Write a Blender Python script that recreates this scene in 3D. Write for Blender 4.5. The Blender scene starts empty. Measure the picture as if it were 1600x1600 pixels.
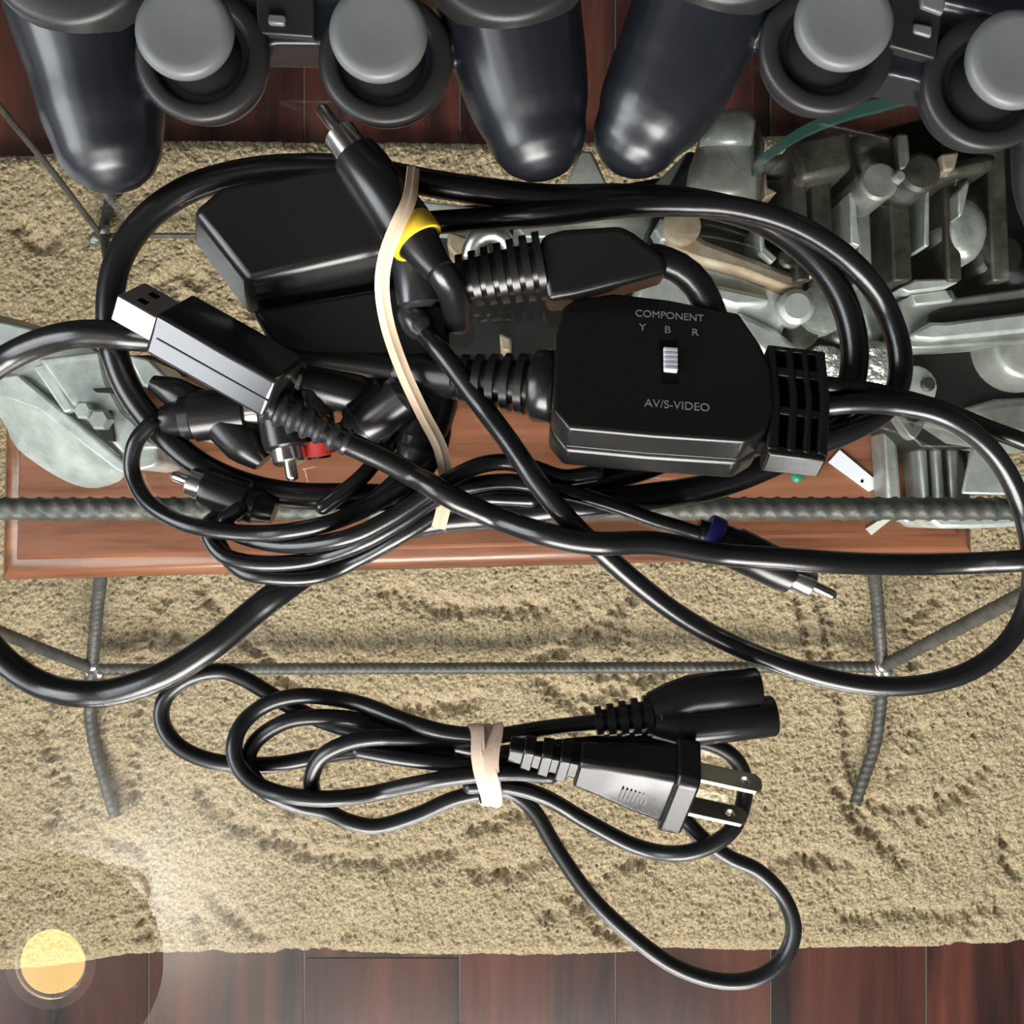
import bpy, bmesh, math, random
import numpy as np
from mathutils import Vector, Matrix

random.seed(7)
np.random.seed(7)
SC = bpy.context.scene
COL = SC.collection
PI = math.pi

# ------------------------------------------------------------------ camera, light, exposure
# the table glass is z = 0; the phone hangs 327 mm above it and looks straight down
F = 1700.0                    # focal length in pixels of the 1600 px frame
CZ = 0.327
FLOOR = -0.545
cam_d = bpy.data.cameras.new('camera')
cam_d.sensor_width = 36.0
cam_d.lens = 36.0 * F / 1600.0
cam_d.clip_start = 0.01
cam = bpy.data.objects.new('camera', cam_d)
cam.location = (0, 0, CZ)
COL.objects.link(cam)
SC.camera = cam

SC.view_settings.view_transform = 'Standard'
SC.view_settings.look = 'None'
SC.view_settings.gamma = 1.0
SC.view_settings.use_curve_mapping = False
SC.view_settings.exposure = 0.0

world = bpy.data.worlds.new('world')
SC.world = world
world.use_nodes = True
world.node_tree.nodes['Background'].inputs[0].default_value = (0.75, 0.87, 1.0, 1)
world.node_tree.nodes['Background'].inputs[1].default_value = 0.6


def window_light(name, loc, rot, sx, sy, power, col):
    l = bpy.data.lights.new(name, 'AREA')
    l.shape = 'RECTANGLE'
    l.size, l.size_y = sx, sy
    l.energy = power
    l.color = col
    l.spread = math.radians(130)
    o = bpy.data.objects.new(name, l)
    o.location, o.rotation_euler = loc, rot
    COL.objects.link(o)
    return o


# daylight standing in the two window openings of the room
window_light('daylight_front', (-0.05, -1.52, 0.68), (math.radians(74), 0, 0), 1.25, 1.05, 70, (1.0, 0.97, 0.93))
window_light('daylight_left', (-1.45, -0.52, 1.07), (0, math.radians(-76), 0), 1.25, 1.60, 46, (0.93, 0.97, 1.0))


# ------------------------------------------------------------------ helpers
def P(px, py, zmm):
    """the point at height z (mm, glass top = 0) that photo pixel px, py looks at"""
    z = zmm / 1000.0
    d = CZ - z
    return Vector(((px - 800.0) * d / F, (800.0 - py) * d / F, z))


def D(px, py, dmm):
    return P(px, py, CZ * 1000.0 - dmm)


def on_plane(px, py, C, n):
    r = Vector(((px - 800.0) / F, (800.0 - py) / F, -1.0))
    o = Vector((0, 0, CZ))
    return o + r * ((C - o).dot(n) / r.dot(n))


def tag(o, label=None, cat=None, group=None, kind=None):
    if label: o['label'] = label
    if cat: o['category'] = cat
    if group: o['group'] = group
    if kind: o['kind'] = kind
    return o


def empty(name, loc, label=None, cat=None, group=None, kind=None):
    o = bpy.data.objects.new(name, None)
    o.empty_display_size = 0.01
    o.location = loc
    COL.objects.link(o)
    return tag(o, label, cat, group, kind)


def root_loc(o):
    while o.parent: o = o.parent
    return Vector(o.location)


def catmull(pts, step):
    """centripetal-ish Catmull-Rom through rows of pts (n,k), resampled about every `step`"""
    p = np.array(pts, float)
    p = np.vstack([2 * p[0] - p[1], p, 2 * p[-1] - p[-2]])
    out = []
    for i in range(1, len(p) - 2):
        L = np.linalg.norm(p[i + 1, :2] - p[i, :2])
        n = max(2, int(L / step))
        t = np.linspace(0, 1, n, endpoint=False)[:, None]
        a, b, c, d = p[i - 1], p[i], p[i + 1], p[i + 2]
        out.append(0.5 * ((2 * b) + (c - a) * t + (2 * a - 5 * b + 4 * c - d) * t * t + (3 * b - a - 3 * c + d) * t ** 3))
    out.append(p[-2][None])
    return np.vstack(out)


class MB:
    def __init__(s):
        s.v, s.f, s.m = [], [], []

    def add(s, vs, fs, mi=0):
        k = len(s.v)
        s.v += [Vector(v) for v in vs]
        s.f += [tuple(i + k for i in f) for f in fs]
        s.m += [mi] * len(fs)

    def rings(s, rings, closed=False, caps=True, mi=0):
        n = len(rings[0])
        vs = [v for r in rings for v in r]
        fs = []
        R = len(rings)
        for i in range(R if closed else R - 1):
            for j in range(n):
                a, b = i * n + j, i * n + (j + 1) % n
                c, d = ((i + 1) % R) * n + (j + 1) % n, ((i + 1) % R) * n + j
                fs.append((a, b, c, d))
        if caps and not closed:
            fs.append(tuple(range(n - 1, -1, -1)))
            fs.append(tuple((R - 1) * n + j for j in range(n)))
        s.add(vs, fs, mi)

    def tube(s, pts, r, segs=14, closed=False, round_caps=False, mod=None, flat=1.0, mi=0):
        """r: number or list; flat: vertical / horizontal radius; mod(s, ang) adds to the radius"""
        pts = [Vector(p) for p in pts]
        n = len(pts)
        rs = [r] * n if not hasattr(r, '__len__') else list(r)
        if round_caps and not closed:
            t0 = (pts[0] - pts[1]).normalized()
            t1 = (pts[-1] - pts[-2]).normalized()
            A, B = [], []
            for k in range(1, 5):
                a = k / 4 * PI / 2 * 0.96
                A.append((pts[0] + t0 * rs[0] * math.sin(a), rs[0] * math.cos(a)))
                B.append((pts[-1] + t1 * rs[-1] * math.sin(a), rs[-1] * math.cos(a)))
            pts = [p for p, _ in A[::-1]] + pts + [p for p, _ in B]
            rs = [q for _, q in A[::-1]] + rs + [q for _, q in B]
            n = len(pts)
        rings = []
        arc = 0.0
        up = Vector((0, 0, 1))
        prev = None
        for i in range(n):
            if closed: t = pts[(i + 1) % n] - pts[i - 1]
            else: t = pts[min(i + 1, n - 1)] - pts[max(i - 1, 0)]
            t.normalize()
            side = t.cross(up)
            if side.length < 0.15:
                side = prev if prev is not None else t.orthogonal()
                side = (side - t * side.dot(t))
            side.normalize()
            if prev is not None and side.dot(prev) < 0 and abs(t.z) > 0.8: side = -side
            prev = side
            nn = side.cross(t)
            if i: arc += (pts[i] - pts[i - 1]).length
            ring = []
            for j in range(segs):
                a = 2 * PI * j / segs
                q = rs[i] + (mod(arc, a) if mod else 0)
                ring.append(pts[i] + side * (q * math.cos(a)) + nn * (q * flat * math.sin(a)))
            rings.append(ring)
        s.rings(rings, closed, True, mi)

    def lathe(s, A, B, prof, segs=24, flat=1.0, mi=0, caps=True):
        """prof: (t, r) with t along A -> B in metres from A"""
        A, B = Vector(A), Vector(B)
        t = (B - A).normalized()
        side = t.cross(Vector((0, 0, 1)))
        if side.length < 0.1: side = Vector((1, 0, 0))
        side.normalize()
        nn = side.cross(t)
        rings = [[A + t * h + side * (r * math.cos(2 * PI * j / segs)) + nn * (r * flat * math.sin(2 * PI * j / segs))
                  for j in range(segs)] for h, r in prof]
        s.rings(rings, caps=caps, mi=mi)

    def loft(s, top, bot, mi=0):
        """two outlines with the same count (Vectors), top one first; both get capped"""
        s.rings([list(bot), list(top)], mi=mi)

    def prism(s, poly, d0, d1, mi=0, shrink=1.0):
        """outline of photo pixels at camera depth d0, given real thickness down to depth d1 (mm)"""
        top = [D(x, y, d0) for x, y in poly]
        c = sum(top, Vector()) / len(top)
        bot = [Vector((c.x + (v.x - c.x) * shrink, c.y + (v.y - c.y) * shrink, CZ - d1 / 1000.0)) for v in top]
        s.loft(top, bot, mi)

    def box(s, M, sx, sy, sz, mi=0):
        vs = [M @ Vector((x * sx / 2, y * sy / 2, z * sz / 2)) for x, y, z in
              ((-1, -1, -1), (1, -1, -1), (1, 1, -1), (-1, 1, -1), (-1, -1, 1), (1, -1, 1), (1, 1, 1), (-1, 1, 1))]
        s.add(vs, [(3, 2, 1, 0), (4, 5, 6, 7), (0, 1, 5, 4), (1, 2, 6, 5), (2, 3, 7, 6), (3, 0, 4, 7)], mi)

    def build(s, name, mats, parent=None, bevel=0.0, smooth=35, segs=2, origin=None):
        me = bpy.data.meshes.new(name)
        o0 = root_loc(parent) if parent else (Vector(origin) if origin is not None else Vector())
        me.from_pydata([v - o0 for v in s.v], [], s.f)
        if not isinstance(mats, (list, tuple)): mats = [mats]
        for m in mats: me.materials.append(m)
        if len(mats) > 1:
            me.polygons.foreach_set('material_index', s.m)
        bm = bmesh.new()
        bm.from_mesh(me)
        bmesh.ops.recalc_face_normals(bm, faces=bm.faces)
        bm.to_mesh(me)
        bm.free()
        if smooth:
            me.polygons.foreach_set('use_smooth', [True] * len(me.polygons))
            me.set_sharp_from_angle(angle=math.radians(smooth))
        o = bpy.data.objects.new(name, me)
        COL.objects.link(o)
        if parent: o.parent = parent
        else: o.location = o0
        if bevel:
            b = o.modifiers.new('bevel', 'BEVEL')
            b.width = bevel
            b.segments = segs
            b.limit_method = 'ANGLE'
            b.angle_limit = math.radians(30)
            b.harden_normals = False
        return o


def frame(origin, u, v, n):
    M = Matrix((u, v, n)).transposed().to_4x4()
    M.translation = origin
    return M


# ------------------------------------------------------------------ materials
MATS = {}


def mat(name, base, rough=0.5, metal=0.0, spec=0.5, bump=0.0, bscale=400.0, var=0.0, var2=None, vscale=30.0, coat=0.0, bdist=0.0006, stretch=None):
    m = bpy.data.materials.new(name)
    m.use_nodes = True
    nt = m.node_tree
    b = nt.nodes['Principled BSDF']
    b.inputs['Base Color'].default_value = (*base, 1)
    b.inputs['Roughness'].default_value = rough
    b.inputs['Metallic'].default_value = metal
    b.inputs['Specular IOR Level'].default_value = spec
    if coat:
        b.inputs['Coat Weight'].default_value = coat
        b.inputs['Coat Roughness'].default_value = 0.08
    tc = nt.nodes.new('ShaderNodeTexCoord')
    src = tc.outputs['Object']
    if stretch:
        mp = nt.nodes.new('ShaderNodeMapping')
        mp.inputs['Scale'].default_value = stretch
        nt.links.new(src, mp.inputs['Vector'])
        src = mp.outputs['Vector']
    if var2 is not None:
        n = nt.nodes.new('ShaderNodeTexNoise')
        n.inputs['Scale'].default_value = vscale
        n.inputs['Detail'].default_value = 5
        n.inputs['Roughness'].default_value = 0.65
        r = nt.nodes.new('ShaderNodeValToRGB')
        r.color_ramp.elements[0].position = 0.38
        r.color_ramp.elements[1].position = 0.64
        r.color_ramp.elements[0].color = (*base, 1)
        r.color_ramp.elements[1].color = (*var2, 1)
        nt.links.new(src, n.inputs['Vector'])
        nt.links.new(n.outputs['Fac'], r.inputs['Fac'])
        nt.links.new(r.outputs['Color'], b.inputs['Base Color'])
    if bump:
        n = nt.nodes.new('ShaderNodeTexNoise')
        n.inputs['Scale'].default_value = bscale
        n.inputs['Detail'].default_value = 3
        bp = nt.nodes.new('ShaderNodeBump')
        bp.inputs['Strength'].default_value = bump
        bp.inputs['Distance'].default_value = bdist
        nt.links.new(src, n.inputs['Vector'])
        nt.links.new(n.outputs['Fac'], bp.inputs['Height'])
        nt.links.new(bp.outputs['Normal'], b.inputs['Normal'])
    MATS[name] = m
    return m


M_cable = mat('black_pvc', (0.006, 0.006, 0.0066), 0.27, spec=0.5, bump=0.05, bscale=900)
M_cord = mat('black_cord', (0.0075, 0.008, 0.009), 0.33, spec=0.5, bump=0.06, bscale=900)
M_plastic = mat('black_plastic', (0.0065, 0.0065, 0.0065), 0.27, spec=0.45, bump=0.10, bscale=2500, bdist=0.0002)
M_gloss = mat('glossy_black_plastic', (0.010, 0.010, 0.011), 0.16, spec=0.5)
M_shell = mat('controller_shell', (0.0055, 0.0068, 0.0095), 0.34, spec=0.55, bump=0.05, bscale=2500, bdist=0.0002)
M_podtop = mat('controller_matte', (0.012, 0.0115, 0.0115), 0.42, spec=0.35, bump=0.06, bscale=2500, bdist=0.0002)
M_cap = mat('stick_rubber', (0.085, 0.09, 0.09), 0.42, spec=0.4, bump=0.12, bscale=2200, bdist=0.0002)
M_hole = mat('slot_shade_black', (0.003, 0.003, 0.003), 0.8, spec=0.1)  # flat black: shade inside slots, holes and gaps put into the colour
M_graykey = mat('grey_key', (0.10, 0.10, 0.11), 0.35)
M_print = mat('white_print', (0.22, 0.25, 0.25), 0.6)
M_knob = mat('switch_knob', (0.62, 0.60, 0.66), 0.4)
M_nickel = mat('nickel', (0.62, 0.60, 0.56), 0.22, metal=1.0, bump=0.05, bscale=700)
M_blade = mat('blade_metal', (0.30, 0.28, 0.22), 0.33, metal=1.0, bump=0.08, bscale=500)
M_bright = mat('bright_steel', (0.86, 0.86, 0.86), 0.30, metal=1.0)
M_yellow = mat('yellow_band', (0.75, 0.50, 0.03), 0.45)
M_red = mat('red_band', (0.40, 0.02, 0.015), 0.45)
M_blue = mat('blue_band', (0.015, 0.015, 0.14), 0.45)
M_usbgrey = mat('usb_plastic', (0.016, 0.016, 0.018), 0.30, spec=0.8)
M_usb = mat('usb_overmould', (0.014, 0.014, 0.016), 0.16, spec=1.0)
M_tie = mat('tan_tie', (0.50, 0.38, 0.26), 0.6, bump=0.15, bscale=600)
M_band = mat('tan_rubber', (0.56, 0.42, 0.32), 0.5, bump=0.2, bscale=500)
M_clear = mat('clear_plastic_scrap', (0.62, 0.58, 0.52), 0.2)
M_white = mat('white_plastic', (0.78, 0.77, 0.82), 0.45)
M_green = mat('green_bead', (0.01, 0.17, 0.10), 0.4)
M_alu = mat('cast_aluminium', (0.30, 0.31, 0.29), 0.36, metal=0.45, bump=0.5, bscale=160, var2=(0.52, 0.53, 0.50), vscale=55, bdist=0.0012)
M_aludark = mat('cast_aluminium_grimy_shaded', (0.030, 0.026, 0.019), 0.4, metal=0.25, bump=0.5, bscale=140, var2=(0.10, 0.092, 0.072), vscale=45, bdist=0.0012)  # grime, and darker for the shadowed fins: that shade is in the colour
M_alubright = mat('machined_aluminium', (0.66, 0.685, 0.66), 0.30, metal=0.35, bump=0.4, bscale=120, var2=(0.40, 0.415, 0.40), vscale=60)
M_rough = mat('rough_casting', (0.60, 0.60, 0.57), 0.25, metal=0.6, bump=1.0, bscale=230, bdist=0.004)
M_rust = mat('rusty_casting', (0.30, 0.20, 0.12), 0.6, metal=0.4, bump=0.5, bscale=180, var2=(0.50, 0.42, 0.33), vscale=60)
M_oily_shade = mat('oily_shade_metal', (0.02, 0.02, 0.018), 0.45, metal=0.5, bump=0.4, bscale=150)  # oily metal; also the shade of slots, holes and fin gaps put into colour
M_flat = mat('sheet_alu', (0.22, 0.22, 0.20), 0.38, metal=0.35, bump=0.3, bscale=160, var2=(0.42, 0.42, 0.39), vscale=40)
M_bell = mat('pale_cast_housing', (0.32, 0.33, 0.315), 0.40, metal=0.25, bump=0.4, bscale=140, var2=(0.54, 0.56, 0.53), vscale=40)
M_rebar = mat('rebar_steel', (0.060, 0.063, 0.060), 0.5, metal=0.3, bump=0.4, bscale=500, var2=(0.125, 0.112, 0.098), vscale=90)
M_weld = mat('weld_bead', (0.28, 0.27, 0.25), 0.35, metal=0.8, bump=0.8, bscale=350)
M_wall = mat('wall_paint', (0.13, 0.12, 0.11), 0.9, spec=0.2)
M_ceil = mat('ceiling_paint', (0.12, 0.12, 0.117), 0.95, spec=0.1)
M_frame = mat('window_frame_paint', (0.55, 0.54, 0.52), 0.5)
M_shade = mat('lamp_shade_brown', (0.020, 0.014, 0.010), 0.6)
M_brass = mat('lamp_ring_metal', (0.55, 0.47, 0.34), 0.5, metal=0.3)


def wood(name, a, b, c, axis=1, scale=9.0, rough=0.3, coat=0.0, stretch=22.0):
    m = bpy.data.materials.new(name)
    m.use_nodes = True
    nt = m.node_tree
    bs = nt.nodes['Principled BSDF']
    bs.inputs['Roughness'].default_value = rough
    if coat:
        bs.inputs['Coat Weight'].default_value = coat
        bs.inputs['Coat Roughness'].default_value = 0.1
    tc = nt.nodes.new('ShaderNodeTexCoord')
    oi = nt.nodes.new('ShaderNodeObjectInfo')
    ad = nt.nodes.new('ShaderNodeVectorMath')
    ad.operation = 'ADD'
    sc = nt.nodes.new('ShaderNodeVectorMath')
    sc.operation = 'SCALE'
    nt.links.new(oi.outputs['Location'], sc.inputs[0])
    sc.inputs['Scale'].default_value = 7.31
    nt.links.new(tc.outputs['Object'], ad.inputs[0])
    nt.links.new(sc.outputs['Vector'], ad.inputs[1])
    mp = nt.nodes.new('ShaderNodeMapping')
    s = [stretch, stretch, stretch]
    s[axis] = stretch * 0.09
    mp.inputs['Scale'].default_value = s
    nt.links.new(ad.outputs['Vector'], mp.inputs['Vector'])
    n = nt.nodes.new('ShaderNodeTexNoise')
    n.inputs['Scale'].default_value = 1.0
    n.inputs['Detail'].default_value = 6
    n.inputs['Roughness'].default_value = 0.6
    n.inputs['Distortion'].default_value = 0.4
    nt.links.new(mp.outputs['Vector'], n.inputs['Vector'])
    r = nt.nodes.new('ShaderNodeValToRGB')
    r.color_ramp.elements[0].position = 0.36
    r.color_ramp.elements[1].position = 0.68
    r.color_ramp.elements[0].color = (*a, 1)
    r.color_ramp.elements[1].color = (*c, 1)
    e = r.color_ramp.elements.new(0.5)
    e.color = (*b, 1)
    nt.links.new(n.outputs['Fac'], r.inputs['Fac'])
    nt.links.new(r.outputs['Color'], bs.inputs['Base Color'])
    n2 = nt.nodes.new('ShaderNodeTexNoise')
    n2.inputs['Scale'].default_value = 12.0
    n2.inputs['Detail'].default_value = 4
    nt.links.new(mp.outputs['Vector'], n2.inputs['Vector'])
    bp = nt.nodes.new('ShaderNodeBump')
    bp.inputs['Strength'].default_value = 0.12
    bp.inputs['Distance'].default_value = 0.0006
    nt.links.new(n2.outputs['Fac'], bp.inputs['Height'])
    nt.links.new(bp.outputs['Normal'], bs.inputs['Normal'])
    return m


M_plank = wood('mahogany_plank', (0.020, 0.012, 0.012), (0.085, 0.028, 0.022), (0.17, 0.055, 0.035), axis=1, rough=0.22)
M_plank2 = wood('mahogany_plank_dark', (0.018, 0.010, 0.010), (0.060, 0.022, 0.018), (0.12, 0.040, 0.028), axis=1, rough=0.22)
M_plaque = wood('plaque_wood', (0.105, 0.038, 0.019), (0.21, 0.076, 0.038), (0.30, 0.115, 0.060), axis=0, rough=0.26, coat=0.15, stretch=60)
M_seam = mat('floor_seam', (0.14, 0.13, 0.10), 0.6)


def glass_mat(name, tint, refl=1.0):
    m = bpy.data.materials.new(name)
    m.use_nodes = True
    nt = m.node_tree
    nt.nodes.remove(nt.nodes['Principled BSDF'])
    out = nt.nodes['Material Output']
    tr = nt.nodes.new('ShaderNodeBsdfTransparent')
    tr.inputs[0].default_value = (*tint, 1)
    gl = nt.nodes.new('ShaderNodeBsdfGlossy')
    gl.inputs['Roughness'].default_value = 0.0
    gl.inputs['Color'].default_value = (refl, refl, refl, 1)
    fr = nt.nodes.new('ShaderNodeFresnel')
    fr.inputs['IOR'].default_value = 1.52
    ge = nt.nodes.new('ShaderNodeNewGeometry')
    iv = nt.nodes.new('ShaderNodeMath')
    iv.operation = 'SUBTRACT'
    iv.inputs[0].default_value = 1.0
    mu = nt.nodes.new('ShaderNodeMath')
    mu.operation = 'MULTIPLY'
    mu2 = nt.nodes.new('ShaderNodeMath')          # front and back face of the pane both reflect
    mu2.operation = 'MULTIPLY'
    mu2.inputs[1].default_value = 1.8
    mu2.use_clamp = True
    mx = nt.nodes.new('ShaderNodeMixShader')
    nt.links.new(ge.outputs['Backfacing'], iv.inputs[1])
    nt.links.new(fr.outputs[0], mu.inputs[0])
    nt.links.new(iv.outputs[0], mu.inputs[1])
    nt.links.new(mu.outputs[0], mu2.inputs[0])
    nt.links.new(mu2.outputs[0], mx.inputs[0])
    nt.links.new(tr.outputs[0], mx.inputs[1])
    nt.links.new(gl.outputs[0], mx.inputs[2])
    nt.links.new(mx.outputs[0], out.inputs['Surface'])
    return m


M_glass = glass_mat('table_glass', (0.965, 0.985, 0.975))
M_pane = glass_mat('window_glass', (0.98, 0.98, 0.98))
M_shelfglass = glass_mat('shelf_glass', (0.80, 0.86, 0.83))
M_teal = mat('green_glass_edge', (0.06, 0.14, 0.12), 0.25, spec=0.6)


def emit(name, col, s):
    m = bpy.data.materials.new(name)
    m.use_nodes = True
    b = m.node_tree.nodes['Principled BSDF']
    b.inputs['Base Color'].default_value = (0, 0, 0, 1)
    b.inputs['Emission Color'].default_value = (*col, 1)
    b.inputs['Emission Strength'].default_value = s
    return m


M_tube = emit('tube_glow', (0.92, 0.97, 1.0), 7.0)
M_bulb = emit('warm_bulb', (1.0, 0.62, 0.20), 11.0)


def rug_mat():
    m = bpy.data.materials.new('rug_pile')
    m.use_nodes = True
    nt = m.node_tree
    b = nt.nodes['Principled BSDF']
    b.inputs['Roughness'].default_value = 0.95
    b.inputs['Specular IOR Level'].default_value = 0.1
    b.inputs['Sheen Weight'].default_value = 0.25
    b.inputs['Sheen Roughness'].default_value = 0.5
    tc = nt.nodes.new('ShaderNodeTexCoord')
    n = nt.nodes.new('ShaderNodeTexNoise')
    n.inputs['Scale'].default_value = 430
    n.inputs['Detail'].default_value = 4
    n.inputs['Roughness'].default_value = 0.6
    r = nt.nodes.new('ShaderNodeValToRGB')
    r.color_ramp.elements[0].position = 0.36
    r.color_ramp.elements[1].position = 0.66
    r.color_ramp.elements[0].color = (0.29, 0.205, 0.115, 1)  # darker tan in the bump's low spots: shade between tufts put into colour
    r.color_ramp.elements[1].color = (0.66, 0.525, 0.335, 1)
    bp = nt.nodes.new('ShaderNodeBump')
    bp.inputs['Strength'].default_value = 0.9
    bp.inputs['Distance'].default_value = 0.003
    nt.links.new(tc.outputs['Object'], n.inputs['Vector'])
    nt.links.new(n.outputs['Fac'], r.inputs['Fac'])
    nt.links.new(r.outputs['Color'], b.inputs['Base Color'])
    nt.links.new(n.outputs['Fac'], bp.inputs['Height'])
    nt.links.new(bp.outputs['Normal'], b.inputs['Normal'])
    return m


M_rug = rug_mat()

# ------------------------------------------------------------------ the room
X0, X1, Y0, Y1, ZC = -1.30, 2.35, -1.35, 2.3, 1.90


def add_box(mb, x0, x1, y0, y1, z0, z1, mi=0):
    mb.box(Matrix.Translation(((x0 + x1) / 2, (y0 + y1) / 2, (z0 + z1) / 2)), x1 - x0, y1 - y0, z1 - z0, mi)


# floor: dark sub-floor with separate mahogany planks laid over it
mb = MB()
add_box(mb, X0, X1, Y0, Y1, FLOOR - 0.04, FLOOR - 0.0012)
floor = mb.build('floor', M_seam, smooth=0)
tag(floor, 'dark mahogany plank floor under and around the tan rug', kind='structure')
PW = 0.1247
SEAM0 = (475 - 800) * 0.872 / F
breaks = {0: -0.3571, -1: -1.2, 1: -0.95, 2: 0.75, -2: -0.9, -3: -1.4, 3: -1.1}
k0 = int(math.floor((X0 - SEAM0) / PW))
meshes = {}
for k in range(k0, int((X1 - SEAM0) / PW) + 1):
    xa, xb = SEAM0 + k * PW + 0.0006, SEAM0 + (k + 1) * PW - 0.0006
    if xa < X0 or xb > X1: continue
    by = breaks.get(k, -1.0 + random.random() * 1.6)
    for ya, yb in ((Y0, by - 0.0006), (by + 0.0006, Y1)):
        mb = MB()
        add_box(mb, xa, xb, ya, yb, FLOOR - 0.0012, FLOOR)
        c = Vector(((xa + xb) / 2, (ya + yb) / 2, FLOOR))
        mb.v = [v - c for v in mb.v]
        o = mb.build('plank', M_plank2 if random.random() < 0.45 else M_plank, None, bevel=0.0003, smooth=0, segs=1)
        o.parent = floor
        o.location = c

mb = MB()
add_box(mb, X0 - 0.1, X1 + 0.1, Y0 - 0.1, Y1 + 0.1, ZC, ZC + 0.06)
tag(mb.build('ceiling', M_ceil, smooth=0), 'plain pale ceiling above the glass table', kind='structure')


def wall(name, axis, at, thick, a0, a1, opening=None, label=None):
    mb = MB()
    z0, z1 = FLOOR - 0.04, ZC

    def seg(p0, p1, q0, q1):
        if axis == 'y': add_box(mb, p0, p1, min(at, at + thick), max(at, at + thick), q0, q1)
        else: add_box(mb, min(at, at + thick), max(at, at + thick), p0, p1, q0, q1)
    if opening:
        o0, o1, h0, h1 = opening
        seg(a0, o0, z0, z1)
        seg(o1, a1, z0, z1)
        seg(o0, o1, z0, h0)
        seg(o0, o1, h1, z1)
    else:
        seg(a0, a1, z0, z1)
    return tag(mb.build(name, M_wall, smooth=0), label, kind='structure')


wall('wall_front', 'y', Y0, -0.08, X0 - 0.08, X1 + 0.08, (-0.65, 0.55, 0.16, 1.16), 'wall with the wide window in front of the table')
wall('wall_back', 'y', Y1, 0.08, X0 - 0.08, X1 + 0.08, None, 'plain wall behind the table')
wall('wall_left', 'x', X0, -0.08, Y0, Y1, (-1.33, 0.28, 0.42, 1.70), 'wall with the square window at the left')
wall('wall_right', 'x', X1, 0.08, Y0, Y1, None, 'plain wall at the right')


def window(name, axis, at, o0, o1, h0, h1, label):
    mb = MB()
    w, t = 0.045, 0.05
    bars = [(o0, o0 + w, h0, h1), (o1 - w, o1, h0, h1), (o0, o1, h0, h0 + w), (o0, o1, h1 - w, h1),
            ((o0 + o1) / 2 - w / 2, (o0 + o1) / 2 + w / 2, h0, h1)]
    for a, b, c, d in bars:
        if axis == 'y': add_box(mb, a, b, at, at + t, c, d)
        else: add_box(mb, at, at + t, a, b, c, d)
    f = mb.build(name, M_frame, smooth=0)
    tag(f, label, kind='structure')
    m2 = MB()
    if axis == 'y': add_box(m2, o0, o1, at + 0.022, at + 0.026, h0, h1)
    else: add_box(m2, at + 0.022, at + 0.026, o0, o1, h0, h1)
    m2.build('pane', M_pane, f, smooth=0)


window('window_1', 'y', Y0 + 0.0, -0.65, 0.55, 0.16, 1.16, 'wide window of the front wall')
window('window_2', 'x', X0 + 0.0, -1.33, 0.28, 0.42, 1.70, 'square window of the left wall')

# ------------------------------------------------------------------ rug (thick carved pile)
RT = FLOOR + 0.017                                  # top of the pile
xa, xb = -0.62, 0.62
yT, yB = (800 - 216) * 0.858 / F, (800 - 1487) * 0.860 / F


def smooth_noise(n, m, sig, seed):
    rng = np.random.RandomState(seed)
    a = np.fft.rfft2(rng.randn(n, m))
    ky = np.fft.fftfreq(n)[:, None]
    kx = np.fft.rfftfreq(m)[None, :]
    g = np.exp(-2 * (PI ** 2) * (sig ** 2) * (kx ** 2 + ky ** 2))
    r = np.fft.irfft2(a * g, s=(n, m))
    return r / r.std()


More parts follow.
